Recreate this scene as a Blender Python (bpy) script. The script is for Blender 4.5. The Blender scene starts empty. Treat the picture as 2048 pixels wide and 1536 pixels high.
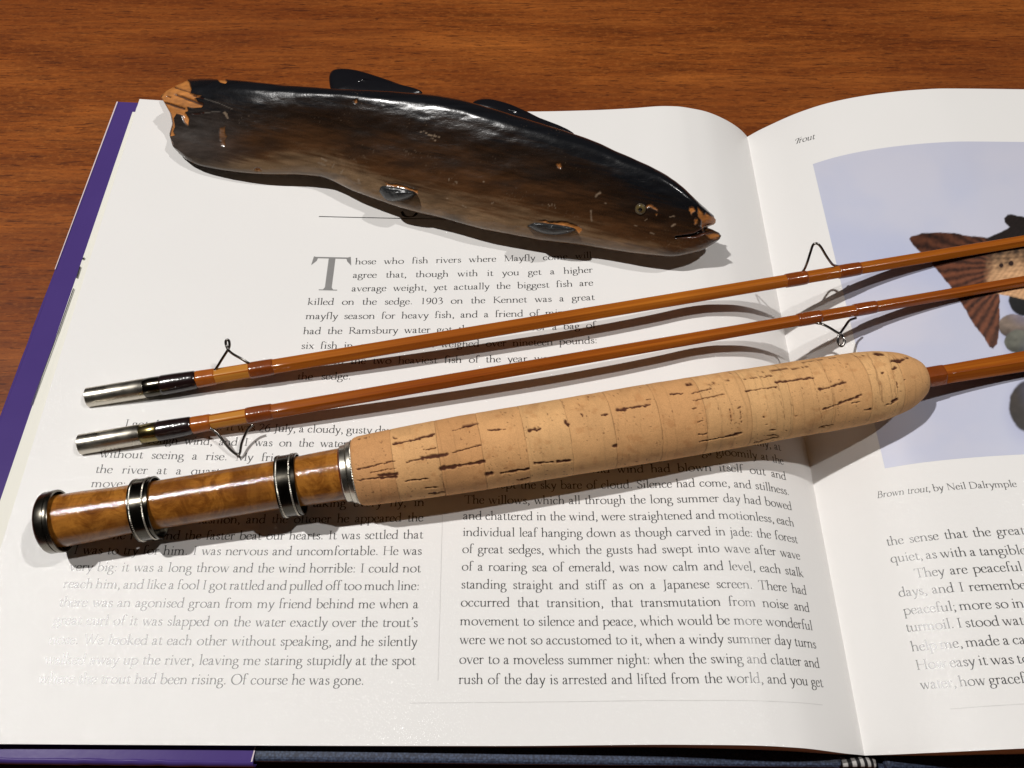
import bpy, math
import numpy as np
from mathutils import Matrix, Vector
from mathutils.bvhtree import BVHTree

# ------------------------------------------------------------------ camera, world, lamps, exposure
SC = bpy.context.scene
COL = SC.collection
FPX, TH, H = 1650.0, math.atan(2976 / 1650.0), 0.235        # focal length (photo px), pitch, camera height above the page
cam = bpy.data.cameras.new('camera'); cam_o = bpy.data.objects.new('camera', cam); COL.objects.link(cam_o)
cam.sensor_width = 36.0; cam.lens = FPX / 2048 * 36.0
cam.clip_start = 0.005; cam.clip_end = 100
cam_o.location = (0, 0, H); cam_o.rotation_euler = (math.pi / 2 - TH, 0, 0)
SC.camera = cam_o
w = bpy.data.worlds.new('World'); SC.world = w; w.use_nodes = True
bg = w.node_tree.nodes['Background']; bg.inputs[0].default_value = (1.0, 0.86, 0.78, 1); bg.inputs[1].default_value = 0.010
SC.view_settings.view_transform = 'Standard'; SC.view_settings.look = 'None'
SC.view_settings.exposure = 0.02; SC.view_settings.gamma = 1.0
def lamp(name, loc, power, colr, rad=0.028):
    l = bpy.data.lights.new(name, 'POINT'); l.energy = power; l.color = colr; l.shadow_soft_size = rad
    o = bpy.data.objects.new(name, l); COL.objects.link(o); o.location = loc
    return o
lamp('ceiling_lamp', (0.84, 0.31, 1.5), 39, (1.0, 0.975, 0.945), .020)
lamp('ceiling_lamp.001', (-0.72, 0.30, 1.5), 90, (1.0, 0.975, 0.945), .020)

# ------------------------------------------------------------------ reference camera maths (photo pixels <-> places)
CF = np.array([0, math.cos(TH), -math.sin(TH)]); CU = np.array([0, math.sin(TH), math.cos(TH)])
CR = np.array([1.0, 0, 0]); CC = np.array([0, 0, H])
def ray(u, v): return CF + CR * (u - 1024) / FPX + CU * (768 - v) / FPX
def P(u, v, z=0.0):
    d = ray(u, v); return CC + d * ((z - H) / d[2])
def PY(u, v, Y):
    d = ray(u, v); return CC + d * (Y / d[1])
def px(p):
    q = np.asarray(p, float) - CC; dz = q @ CF
    return 1024 + FPX * (q @ CR) / dz, 768 - FPX * (q @ CU) / dz
def ppm(p): return FPX / ((np.asarray(p, float) - CC) @ CF)

# ------------------------------------------------------------------ numpy noise
def _h(i, j, k=0, seed=0):
    n = (i * 374761393 + j * 668265263 + k * 2147483647 + seed * 1274126177) & 0xFFFFFFFF
    n = ((n ^ (n >> 13)) * 1274126177) & 0xFFFFFFFF
    return ((n ^ (n >> 16)) & 0xFFFF) / 65535.0
def vnoise(x, y, seed=0):
    x = np.asarray(x, float); y = np.asarray(y, float)
    i = np.floor(x).astype(np.int64); j = np.floor(y).astype(np.int64)
    a = x - i; b = y - j; a = a * a * (3 - 2 * a); b = b * b * (3 - 2 * b)
    return (_h(i, j, 0, seed) * (1 - a) + _h(i + 1, j, 0, seed) * a) * (1 - b) + (_h(i, j + 1, 0, seed) * (1 - a) + _h(i + 1, j + 1, 0, seed) * a) * b
def fbm(x, y, oct=4, seed=0):
    s = 0; a = .5; t = 0
    for k in range(oct):
        s = s + a * vnoise(x * 2 ** k, y * 2 ** k, seed + k * 17); t += a; a *= .5
    return s / t
def sstep(a, b, x):
    t = np.clip((np.asarray(x, float) - a) / (b - a), 0, 1); return t * t * (3 - 2 * t)
def lin(r, g, b):
    c = np.array([r, g, b]) / 255.0
    return np.where(c <= .04045, c / 12.92, ((c + .055) / 1.055) ** 2.4)
def pchip(xs, ys):
    xs = np.array(xs, float); ys = np.array(ys, float); h = np.diff(xs); d = np.diff(ys) / h
    m = np.zeros_like(xs); m[0] = d[0]; m[-1] = d[-1]
    for i in range(1, len(xs) - 1):
        if d[i - 1] * d[i] > 0:
            w1 = 2 * h[i] + h[i - 1]; w2 = h[i] + 2 * h[i - 1]
            m[i] = (w1 + w2) / (w1 / d[i - 1] + w2 / d[i])
    def fn(x):
        x = np.asarray(x, float); i = np.clip(np.searchsorted(xs, x) - 1, 0, len(xs) - 2)
        t = (x - xs[i]) / h[i]; t = np.clip(t, 0, 1)
        return (2*t**3-3*t**2+1)*ys[i] + (t**3-2*t**2+t)*h[i]*m[i] + (-2*t**3+3*t**2)*ys[i+1] + (t**3-t**2)*h[i]*m[i+1]
    return fn
def catmull(pts, n):
    p = np.array(pts, float); q = np.vstack([2 * p[0] - p[1], p, 2 * p[-1] - p[-2]]); out = []
    for i in range(len(p) - 1):
        a, b, c, d = q[i:i + 4]
        for t in np.linspace(0, 1, n, endpoint=False):
            out.append(.5 * (2 * b + (c - a) * t + (2*a - 5*b + 4*c - d) * t*t + (3*b - a - 3*c + d) * t**3))
    out.append(p[-1]); return np.array(out)
def inpoly(x, y, poly):
    r = np.zeros(np.shape(x), bool); n = len(poly)
    for i in range(n):
        x1, y1 = poly[i]; x2, y2 = poly[(i + 1) % n]
        c = ((y1 > y) != (y2 > y)) & (x < (x2 - x1) * (y - y1) / ((y2 - y1) if y2 != y1 else 1e-9) + x1)
        r ^= c
    return r
def segd(x, y, x1, y1, x2, y2):
    dx, dy = x2 - x1, y2 - y1; L = dx * dx + dy * dy + 1e-9
    t = np.clip(((x - x1) * dx + (y - y1) * dy) / L, 0, 1)
    return np.hypot(x - x1 - t * dx, y - y1 - t * dy), t

# ------------------------------------------------------------------ object helpers
ROOT = {}
def thing(name, label, cat, M, group=None):
    o = bpy.data.objects.new(name, None); COL.objects.link(o); o.empty_display_size = .02
    o.matrix_world = M; o['label'] = label; o['category'] = cat
    if group: o['group'] = group
    ROOT[o.name] = M.copy()
    return o
def root_of(o):
    while o.parent: o = o.parent
    return o
def obj(name, verts, faces, mat, parent=None, smooth=True, col=None, local=False, kind=None):
    V = np.asarray(verts, float).reshape(-1, 3)
    if parent is not None and not local:
        Mi = np.array(ROOT[root_of(parent).name].inverted()); V = V @ Mi[:3, :3].T + Mi[:3, 3]
    me = bpy.data.meshes.new(name)
    if isinstance(faces, np.ndarray):
        n = faces.shape[1]; nf = len(faces)
        me.vertices.add(len(V)); me.vertices.foreach_set('co', V.astype(np.float32).ravel())
        me.loops.add(nf * n); me.loops.foreach_set('vertex_index', faces.astype(np.int32).ravel())
        me.polygons.add(nf); me.polygons.foreach_set('loop_start', np.arange(0, nf * n, n, dtype=np.int32))
        me.update(calc_edges=True); me.validate()
    else:
        me.from_pydata([tuple(v) for v in V], [], [tuple(int(i) for i in f_) for f_ in faces]); me.update()
    me.polygons.foreach_set('use_smooth', np.full(len(me.polygons), bool(smooth)))
    if col is not None:
        a = me.color_attributes.new('Col', 'FLOAT_COLOR', 'POINT')
        c = np.ones((len(V), 4), np.float32); c[:, :np.shape(col)[1]] = col; a.data.foreach_set('color', c.ravel())
    me.materials.append(mat)
    o = bpy.data.objects.new(name, me); COL.objects.link(o)
    if parent is not None: o.parent = parent
    if kind: o['kind'] = kind
    return o
def gridfaces(nu, nv, wrap=False, off=0):
    i, j = np.meshgrid(np.arange(nu - 1), np.arange(nv if wrap else nv - 1), indexing='ij')
    j2 = (j + 1) % nv
    return (np.stack([i * nv + j, (i + 1) * nv + j, (i + 1) * nv + j2, i * nv + j2], -1).reshape(-1, 4)) + off
def box(x0, x1, y0, y1, z0, z1):
    v = [(x, y, z) for z in (z0, z1) for y in (y0, y1) for x in (x0, x1)]
    return v, [(0, 2, 3, 1), (4, 5, 7, 6), (0, 1, 5, 4), (2, 6, 7, 3), (0, 4, 6, 2), (1, 3, 7, 5)]
def bevel(o, wd, seg=2):
    m = o.modifiers.new('edge', 'BEVEL'); m.width = wd; m.segments = seg; m.limit_method = 'ANGLE'
    return o

# ------------------------------------------------------------------ materials
class NT:
    def __init__(s, name):
        s.m = bpy.data.materials.new(name); s.m.use_nodes = True; s.t = s.m.node_tree; s.n = s.t.nodes; s.b = s.n['Principled BSDF']
    def new(s, typ, **kw):
        n = s.n.new(typ)
        for k, v in kw.items():
            if k in n.inputs: n.inputs[k].default_value = v
            else: setattr(n, k, v)
        return n
    def link(s, a, b): s.t.links.new(a, b)
    def coords(s, scale=(1, 1, 1), rot=(0, 0, 0), loc=(0, 0, 0), out='Object'):
        tc = s.new('ShaderNodeTexCoord'); mp = s.new('ShaderNodeMapping')
        mp.inputs['Scale'].default_value = scale; mp.inputs['Rotation'].default_value = rot; mp.inputs['Location'].default_value = loc
        s.link(tc.outputs[out], mp.inputs[0]); return mp.outputs[0]
    def noise(s, vec, scale, detail=4, rough=.55, dist=0):
        n = s.new('ShaderNodeTexNoise', Scale=scale, Detail=detail, Roughness=rough, Distortion=dist); s.link(vec, n.inputs['Vector']); return n.outputs[0]
    def ramp(s, fac, stops):
        r = s.new('ShaderNodeValToRGB'); e = r.color_ramp.elements
        while len(e) < len(stops): e.new(.5)
        for k, (p, c) in enumerate(stops):
            e[k].position = p; e[k].color = (c, c, c, 1) if np.isscalar(c) else (*c, 1)
        s.link(fac, r.inputs[0]); return r.outputs[0]
    def mix(s, fac, a, b, mode='MIX'):
        n = s.new('ShaderNodeMix', data_type='RGBA', blend_type=mode)
        if np.isscalar(fac): n.inputs[0].default_value = fac
        else: s.link(fac, n.inputs[0])
        for sock, v in ((n.inputs[6], a), (n.inputs[7], b)):
            if isinstance(v, (tuple, list, np.ndarray)): sock.default_value = (*v[:3], 1)
            else: s.link(v, sock)
        return n.outputs[2]
    def math(s, op, a, b=0.0):
        n = s.new('ShaderNodeMath', operation=op)
        for i, v in enumerate((a, b)):
            if np.isscalar(v): n.inputs[i].default_value = v
            else: s.link(v, n.inputs[i])
        return n.outputs[0]
    def base(s, c):
        if isinstance(c, (tuple, list, np.ndarray)): s.b.inputs['Base Color'].default_value = (*c[:3], 1)
        else: s.link(c, s.b.inputs['Base Color'])
    def set(s, **kw):
        for k, v in kw.items():
            k = k.replace('_', ' ')
            if np.isscalar(v): s.b.inputs[k].default_value = v
            else: s.link(v, s.b.inputs[k])
    def bump(s, h, strength=.3, dist=.0003, prev=None):
        n = s.new('ShaderNodeBump', Strength=strength, Distance=dist); s.link(h, n.inputs['Height'])
        if prev is not None: s.link(prev, n.inputs['Normal'])
        s.link(n.outputs[0], s.b.inputs['Normal']); return n.outputs[0]
    def attr(s): return s.new('ShaderNodeAttribute', attribute_name='Col').outputs[0]

def M_paper(name, colr, rough=.36, coat=.22):
    t = NT(name); v = t.coords((1, 1, 1))
    n = t.noise(v, 45, 3); t.base(t.mix(n, np.array(colr) * .985, np.array(colr) * 1.01))
    t.set(Roughness=rough, Coat_Weight=coat); t.b.inputs['Specular IOR Level'].default_value = .25; t.b.inputs['Coat Roughness'].default_value = .085
    cb = t.new('ShaderNodeBump', Strength=.8, Distance=.00026); t.link(t.noise(v, 1100, 4, .65), cb.inputs['Height']); t.link(cb.outputs[0], t.b.inputs['Coat Normal'])
    t.bump(t.noise(v, 260, 3, .6), .06, .0003)
    return t.m
PAPER = M_paper('coated paper', (.77, .755, .738), .55, .2)
PAPER2 = M_paper('page edge paper', (.74, .725, .655), .65, 0.)
def M_edge():
    t = NT('stacked page edges'); v = t.coords((6, 6, 5200)); n = t.noise(v, 1, 2)
    t.base(t.ramp(n, [(.3, (.42, .33, .25)), (.7, (.72, .65, .56))])); t.set(Roughness=.8); t.bump(n, .4, .0002); return t.m
EDGE = M_edge()
def M_plain(name, c, rough=.5, metal=0., spec=.5, nb=0, nscale=800, nd=.0001):
    t = NT(name); v = t.coords(); n = t.noise(v, 300, 3)
    t.base(t.mix(n, np.array(c) * .85, np.array(c) * 1.15)); t.set(Roughness=rough, Metallic=metal)
    t.b.inputs['Specular IOR Level'].default_value = spec
    if nb: t.bump(t.noise(v, nscale, 3), nb, nd)
    return t.m
INK = M_plain('printing ink', (.009, .008, .009), .34, spec=.70)
INK_GREY = M_plain('grey printing ink', (.23, .225, .22), .4)
RULE = M_plain('hairline rule ink', (.62, .605, .59), .5)
def M_print():
    t = NT('printed picture'); t.base(t.attr()); t.set(Roughness=.34); t.bump(t.noise(t.coords(), 3000, 2), .08, .00006); return t.m
PRINT = M_print()
def M_wood():
    t = NT('red brown table wood'); v = t.coords((1.0, 9, 9)); r = t.new('ShaderNodeObjectInfo').outputs['Random']
    add = t.new('ShaderNodeVectorMath', operation='ADD'); t.link(v, add.inputs[0])
    cmb = t.new('ShaderNodeCombineXYZ'); t.link(t.math('MULTIPLY', r, 7.0), cmb.inputs[0]); t.link(t.math('MULTIPLY', r, 3.0), cmb.inputs[1]); t.link(cmb.outputs[0], add.inputs[1])
    v2 = add.outputs[0]
    big = t.noise(v2, 7, 5, .62, .5)
    c = t.ramp(big, [(.28, (.085, .0185, .0035)), (.48, (.175, .045, .0075)), (.70, (.285, .083, .0145))])
    med = t.noise(t.coords((6, 80, 80)), 6, 5, .65)
    c = t.mix(.8, c, t.ramp(med, [(.3, (.30, .30, .30)), (.7, (.80, .80, .80))]), 'OVERLAY')
    fig = t.noise(t.coords((30, 60, 30)), 10, 3, .65)                      # short ray flecks across the grain
    c = t.mix(t.ramp(fig, [(.50, 0.), (.72, .55)]), c, (.35, .112, .022))
    fine = t.noise(t.coords((70, 420, 420)), 10, 3, .7); c = t.mix(.5, c, t.ramp(fine, [(.3, (.28, .28, .28)), (.7, (.74, .74, .74))]), 'OVERLAY')
    cloud = t.noise(t.coords((1.2, 2.2, 2)), 6, 3); c = t.mix(t.ramp(cloud, [(.35, 0.), (.7, .55)]), c, (.120, .026, .0065))
    pores = t.noise(t.coords((12, 135, 135)), 7, 3, .6)                     # open pores: short dark dashes
    p2 = t.noise(t.coords((26, 190, 190), (0, 0, 0), (3.1, 1.7, 0)), 7, 2, .6)
    pr = t.math('MAXIMUM', t.ramp(pores, [(.60, 0.), (.645, 1.)]), t.ramp(p2, [(.61, 0.), (.66, .8)])); c = t.mix(t.math('MULTIPLY', pr, .74), c, (.045, .010, .004))
    t.b.inputs['Specular IOR Level'].default_value = .22
    t.base(c); t.set(Roughness=t.ramp(med, [(.2, .46), (.8, .34)]))
    t.bump(pr, -.35, .0002); return t.m
WOOD = M_wood()
def M_cloth():
    t = NT('navy book cloth'); v = t.coords((1, 1, 1))
    wv = t.new('ShaderNodeTexVoronoi', Scale=1500.0); t.link(v, wv.inputs[0])
    t.base(t.ramp(wv.outputs[0], [(.1, (.052, .075, .135)), (.7, (.014, .020, .042))])); t.set(Roughness=.62); t.bump(wv.outputs[0], -.6, .0002); return t.m
CLOTH = M_cloth()
def M_jacket():
    t = NT('purple laminated jacket'); v = t.coords(); n = t.noise(v, 60, 3)
    t.base(t.mix(n, (.058, .034, .160), (.070, .042, .185))); t.set(Roughness=.24); t.b.inputs['Specular IOR Level'].default_value = .06; t.bump(t.noise(v, 500, 2), .06, .0002); return t.m
JACKET = M_jacket()
JEDGE = M_plain('cut jacket edge', (.62, .52, .55), .7)
def M_col(name, rough, spec, bscale, bstr, bdist, stretch=(1, 1, 1), coat=0., rot=(0, 0, 0)):
    t = NT(name); c = t.attr(); v = t.coords(stretch, rot)
    n = t.noise(v, bscale * 2.5, 4); t.base(t.mix(1.0, c, t.ramp(n, [(.2, (.78, .78, .78)), (.8, (1.18, 1.18, 1.18))]), 'MULTIPLY'))
    t.set(Roughness=rough, Coat_Weight=coat); t.b.inputs['Specular IOR Level'].default_value = spec; t.b.inputs['Coat Roughness'].default_value = .2
    t.bump(t.noise(v, bscale, 5, .62), bstr, bdist); return t.m
CORK = M_col('cork', .78, .25, 1600, .30, .00025)
def M_fish():
    t = NT('varnished painted wood'); n = t.new('ShaderNodeAttribute', attribute_name='Col'); c = n.outputs[0]; bare = n.outputs['Alpha']
    v = t.coords((40, 420, 420), (0, 0, math.radians(13))); g = t.noise(v, 1.0, 4, .6)
    t.base(t.mix(1.0, c, t.ramp(g, [(.25, (.62, .62, .62)), (.75, (1.35, 1.35, 1.35))]), 'MULTIPLY'))
    v3 = t.coords((1, 1, 1)); sc = t.noise(v3, 300, 4, .65)
    t.b.inputs['Specular IOR Level'].default_value = .36; t.b.inputs['Coat Weight'].default_value = .4; t.b.inputs['Coat Roughness'].default_value = .13; t.set(Roughness=t.math('ADD', t.ramp(sc, [(.3, .22), (.75, .31)]), t.math('MULTIPLY', t.math('SUBTRACT', 1.0, bare), .4)))
    b = t.bump(g, .22, .00025); b = t.bump(t.noise(t.coords((60, 200, 200), (0, 0, math.radians(13))), 1, 3, .55), .20, .0009, b); b = t.bump(t.noise(v3, 900, 3, .6), .14, .0003, b)
    t.bump(t.noise(t.coords((300, 2400, 2400), (0, 0, math.radians(13))), 1, 3, .6), .16, .0002, b); return t.m
FISH = M_fish()
FIN = M_plain('black fin paint', (.006, .006, .008), .24, nb=.25, nscale=350, nd=.0004)
FIN_GREY = M_plain('slate fin paint', (.020, .021, .022), .30, nb=.6, nscale=400, nd=.0006)
RAW = M_plain('bare split wood', (.40, .15, .035), .7, nb=.6, nscale=900)
def M_bamboo(name, c0, c1, dark):
    t = NT(name); v = t.coords((9, 900, 900)); n = t.noise(v, 1.0, 5, .7)
    c = t.ramp(n, [(.30, dark), (.47, c0), (.68, c1)])
    n2 = t.noise(t.coords((14, 60, 60)), 1.0, 3); c = t.mix(t.ramp(n2, [(.35, 0.), (.75, .7)]), c, np.array(dark) * 1.4)
    t.base(c); t.set(Roughness=.5, Coat_Weight=.8); t.b.inputs['Specular IOR Level'].default_value = .05; t.b.inputs['Coat Roughness'].default_value = .13; t.b.inputs['Coat IOR'].default_value = 1.5
    t.bump(n, .10, .0002); return t.m
BAMBOO = M_bamboo('varnished split cane', (.36, .102, .008), (.50, .165, .015), (.17, .036, .004))
BAMBOO2 = M_bamboo('darker varnished split cane', (.31, .078, .005), (.43, .130, .010), (.13, .022, .002))
BAMBOO_G = M_bamboo('clear pale cane', (.48, .20, .030), (.56, .26, .045), (.33, .115, .014))
def M_thread(name, c):
    t = NT(name); v = t.coords((1, 1, 1))
    wv = t.new('ShaderNodeTexWave', Scale=900.0, Distortion=.6); wv.bands_direction = 'X'; t.link(v, wv.inputs[0])
    n = t.noise(v, 260, 3); t.base(t.mix(n, np.array(c) * .75, np.array(c) * 1.25)); t.set(Roughness=.5, Coat_Weight=.9); t.b.inputs['Specular IOR Level'].default_value = .05; t.b.inputs['Coat Roughness'].default_value = .17; t.b.inputs['Coat IOR'].default_value = 1.7
    b = t.bump(wv.outputs[0], .22, .00012); t.bump(t.noise(v, 900, 2), .45, .00025, b)
    cb = t.new('ShaderNodeBump', Strength=.3, Distance=.0002); t.link(t.noise(v, 800, 2), cb.inputs['Height']); t.link(cb.outputs[0], t.b.inputs['Coat Normal'])
    return t.m
THREAD = M_thread('chestnut silk thread', (.20, .042, .005))
THREAD_L = M_thread('amber silk thread', (.34, .085, .008))
THREAD_K = M_thread('black brown thread', (.011, .004, .004))
def M_metal(name, c, rough, brush=0., nx=3.):
    t = NT(name); v = t.coords((nx, 500, 500)); n = t.noise(v, 3, 3); k = t.noise(t.coords(), 220, 4)
    t.base(t.mix(k, np.array(c) * .8, np.array(c) * 1.1)); t.set(Metallic=1.0, Roughness=t.ramp(k, [(.3, rough * .8), (.75, rough * 1.35)]))
    if brush: t.bump(n, brush, .0001)
    return t.m
SILVER = M_metal('nickel silver', (.60, .56, .48), .27, .10)
OXIDE = M_metal('oxidised nickel silver', (.080, .073, .060), .20, .12)
CAP = M_metal('darkened cap metal', (.20, .185, .155), .24, .08)
BRASS = M_metal('brassy ferrule shoulder', (.26, .205, .085), .25, .1)
WIRE = M_metal('dark steel wire', (.23, .215, .20), .2)
def M_seat():
    t = NT('figured reel seat wood'); v = t.coords((1, 1.4, 1.4)); n = t.noise(t.coords((1.3, 1, 1)), 110, 6, .68, 1.5)
    c = t.ramp(n, [(.25, (.08, .022, .003)), (.42, (.20, .066, .008)), (.60, (.36, .140, .020)), (.8, (.19, .058, .007))])
    n2 = t.noise(t.coords((160, 900, 900), (0, 0, .5)), 1.0, 4, .6); c = t.mix(.5, c, t.ramp(n2, [(.3, (.33, .33, .33)), (.7, (.66, .66, .66))]), 'OVERLAY')
    sp = t.noise(t.coords((1, 1, 1)), 420, 3); c = t.mix(t.ramp(sp, [(.62, 0.), (.78, .6)]), c, (.085, .03, .008))
    blot = t.noise(v, 55, 2); c = t.mix(t.ramp(blot, [(.56, 0.), (.70, .55)]), c, (.12, .038, .008))
    t.base(c); t.set(Roughness=.5, Coat_Weight=.8); t.b.inputs['Specular IOR Level'].default_value = .06; t.b.inputs['Coat Roughness'].default_value = .075
    cb = t.new('ShaderNodeBump', Strength=.26, Distance=.0002); t.link(t.noise(t.coords(), 2600, 3, .6), cb.inputs['Height']); t.link(cb.outputs[0], t.b.inputs['Coat Normal'])
    t.bump(t.noise(t.coords(), 1300, 3, .6), .4, .00025); return t.m
SEAT = M_seat()
GLUE = M_plain('red brown glue line', (.10, .016, .006), .3)
BLACK = M_plain('black glass', (.004, .003, .003), .08)
EYE = M_plain('amber glass eye', (.11, .080, .030), .12)
BAND = M_col('headband silk', .6, .3, 1500, .5, .0002)
CARPET = M_plain('dark floor carpet', (.012, .009, .008), .95)

# ================================================================== TABLE AND FLOOR
ZT = -0.0208                                              # table top
fl = obj('floor', [(-6, -6, -.78), (6, -6, -.78), (6, 6, -.78), (-6, 6, -.78)], [(0, 1, 2, 3)], CARPET, kind='structure')
seam = P(80, 366, ZT)[1]
table = thing('wooden_table', 'red brown wooden table top that the open book lies on', 'table', Matrix.Translation((0, .3, ZT)))
g = .00005
for (x0, x1, y0, y1) in ((-.85, .95, seam + g, seam + .21), (-.85, .95, -.22, seam - g), (-.85, .95, seam + .21 + 2 * g, seam + .43)):
    v, f = box(x0, x1, y0, y1, ZT - .022, ZT)
    obj('plank', v, f, WOOD, table, smooth=False)

# ================================================================== BOOK
XL = [(-.149, .0066), (-.131, .0051), (-.10, .0030), (-.068, .0013), (-.03, .0003), (.0072, 0), (.03, .0006), (.0478, .0017), (.0602, .0028), (.066, .0026), (.0698, .0019),
      (.0765, .0003), (.0835, -.0028), (.0911, -.0076), (.0955, -.0115), (.0972, -.0135)]
XR = [(.0972, -.0135), (.1000, -.0108), (.1041, -.0076), (.1139, -.0008), (.124, .0041), (.1345, .0073), (.145, .0094), (.1559, .0108), (.1668, .0115), (.1981, .0111), (.26, .0085), (.345, .0035)]
def smooth_profile(pts, a, b, wd=.0035):
    f0 = pchip(*zip(*pts)); xs = np.linspace(a, b, 2400); dx = xs[1] - xs[0]; k = int(wd / dx); z = f0(xs)
    ker = np.hanning(2 * k + 1); ker /= ker.sum(); pad = np.concatenate([2 * z[0] - z[k:0:-1], z, 2 * z[-1] - z[-2:-k - 2:-1]]); zs = np.convolve(pad, ker, 'valid')
    return lambda x: np.interp(x, xs, zs)
zl = smooth_profile(XL, -.149, .0972); zr = smooth_profile(XR, .0972, .345)
XG = .0972; YT = PY(1060, 223, 0.2545)[1]; YB0 = P(1000, 1492, 0)[1]
# bottom edge: slightly skewed towards the gutter
bpx = [(-140, 1489), (0, 1488), (500, 1491), (1000, 1492), (1300, 1489.5), (1500, 1491), (1600, 1496), (1700, 1508), (1730, 1511)]
bpr = [(1730, 1511), (1800, 1508.5), (1900, 1504), (2048, 1497), (2500, 1485)]
def hit_page(u, v, right=False, it=60):
    fn = zr if right else zl; z = 0.0
    lo, hi = -.03, .03
    # march from above until the ray passes below the sheet
    for z in np.linspace(.03, -.03, 400):
        p = P(u, v, z)
        xx = p[0]
        if right and xx < XG: s = zl(xx)
        elif (not right) and xx > XG: s = zr(xx)
        else: s = fn(xx)
        if z <= s: return p
    return P(u, v, -.0135)
def edge_fn(pts, right):
    q = [hit_page(u, v, right) for u, v in pts]; xs = [p[0] for p in q]; ys = [p[1] for p in q]
    o = np.argsort(xs); return pchip(np.array(xs)[o], np.array(ys)[o])
ybl = edge_fn(bpx, False); ybr = edge_fn(bpr, True)
arcs = {}
for key, fn, a, b in (('L', zl, -.149, XG), ('R', zr, XG, .345)):
    xs = np.linspace(a, b, 6000); zs = fn(xs); ar = np.concatenate([[0], np.cumsum(np.hypot(np.diff(xs), np.diff(zs)))]); arcs[key] = (xs, zs, ar)
def arc_of(key, x): xs, zs, ar = arcs[key]; return np.interp(x, xs, ar)
def on_page(key, a, Y, eps):
    xs, zs, ar = arcs[key]; x = np.interp(a, ar, xs); z = np.interp(a, ar, zs)
    x1 = np.interp(a + 1e-4, ar, xs); z1 = np.interp(a + 1e-4, ar, zs); x0 = np.interp(a - 1e-4, ar, xs); z0 = np.interp(a - 1e-4, ar, zs)
    n = np.hypot(x1 - x0, z1 - z0) + 1e-12
    return np.stack([x - eps * (z1 - z0) / n, np.broadcast_to(Y, np.shape(x)), z + eps * (x1 - x0) / n], -1)

ZB = -.0155                                               # top of the cover boards
book = thing('open_book', 'large open book with white printed pages and a purple jacket', 'book', Matrix.Translation((XG, .14, ZT)))
def sheet(name, key, fn, yb, x0, x1, dz, yt, mat, n=240, thick=.00016, dens=None):
    xs = np.linspace(x0, x1, n) if dens is None else dens
    T = np.linspace(0, 1, 14); z = fn(xs) + dz; b = yb(xs)
    top = np.stack([np.broadcast_to(xs[:, None], (len(xs), 14)), b[:, None] + (yt - b)[:, None] * T[None], np.broadcast_to(z[:, None], (len(xs), 14))], -1)
    bot = top.copy(); bot[..., 2] -= thick
    V = np.concatenate([top.reshape(-1, 3), bot.reshape(-1, 3)]); nv = 14; N = len(xs) * nv
    F = [gridfaces(len(xs), nv), gridfaces(len(xs), nv, off=N)[:, ::-1]]
    i = np.arange(len(xs) - 1)
    F.append(np.stack([i * nv, N + i * nv, N + (i + 1) * nv, (i + 1) * nv], -1)[:, ::-1])
    j = i * nv + nv - 1; F.append(np.stack([j, j + nv, N + j + nv, N + j], -1)[:, ::-1])
    k = np.arange(nv - 1); F.append(np.stack([k, k + 1, N + k + 1, N + k], -1)[:, ::-1])
    k = k + (len(xs) - 1) * nv; F.append(np.stack([k, N + k, N + k + 1, k + 1], -1)[:, ::-1])
    o = obj(name, V, np.concatenate(F), mat, book)
    o.modifiers.new('crisp', 'EDGE_SPLIT').split_angle = math.radians(50); return o
densL = np.concatenate([np.linspace(-.146, .055, 140, endpoint=False), np.linspace(.055, XG, 160)])
densR = np.concatenate([np.linspace(XG, .16, 160, endpoint=False), np.linspace(.16, .345, 90)])
pageL = sheet('left_page', 'L', zl, ybl, 0, 0, 0, YT, PAPER, dens=densL)
pageR = sheet('right_page', 'R', zr, ybr, 0, 0, 0, YT, PAPER, dens=densR)
# the left board stands tilted: high at the fore edge, low at the spine; the right board lies flat
def zbd(x): return .0022 - .060 * (np.asarray(x, float) + .157)
xspl, xspr = .0905, .1035
xfb = -.1480
def block(name, xs, ztop, yb, yt, xbot, zbot):
    V = []; n = len(xs)
    for x, z, xb, zb in zip(xs, ztop, xbot, zbot):
        y0 = float(yb(x)) + .0003
        V += [(x, y0, z), (x, yt, z), (xb, y0, zb), (xb, yt, zb)]
    F = []
    for i in range(n - 1):
        a, b = 4 * i, 4 * i + 4
        F += [(a, b, b + 1, a + 1), (a, a + 2, b + 2, b), (a + 1, b + 1, b + 3, a + 3), (a + 2, a + 3, b + 3, b + 2)]
    F += [(0, 1, 3, 2), (4 * n - 4, 4 * n - 2, 4 * n - 1, 4 * n - 3)]
    return obj(name, V, F, EDGE, book, smooth=False)
xs = np.append(densL[::2], XG - .0006); t = sstep(-.146, -.05, xs); xb_ = xs * t + (xs + (xfb + .146)) * (1 - t)
zb_ = np.minimum(zbd(xb_) + .0003, zl(xs) - .0012); block('page_stack', xs, np.maximum(zl(xs) - .0004 - .0006 * sstep(.08, XG, xs), zb_ + .0002), ybl, YT - .0004, xb_, zb_)
xs = np.insert(densR[::2], 0, XG + .0006); zb_ = np.full(len(xs), ZB + .0003); block('page_stack', xs, np.maximum(zr(xs) - .0004 - .0006 * sstep(.115, XG, xs), zb_), ybr, YT - .0004, xs, zb_)
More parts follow.
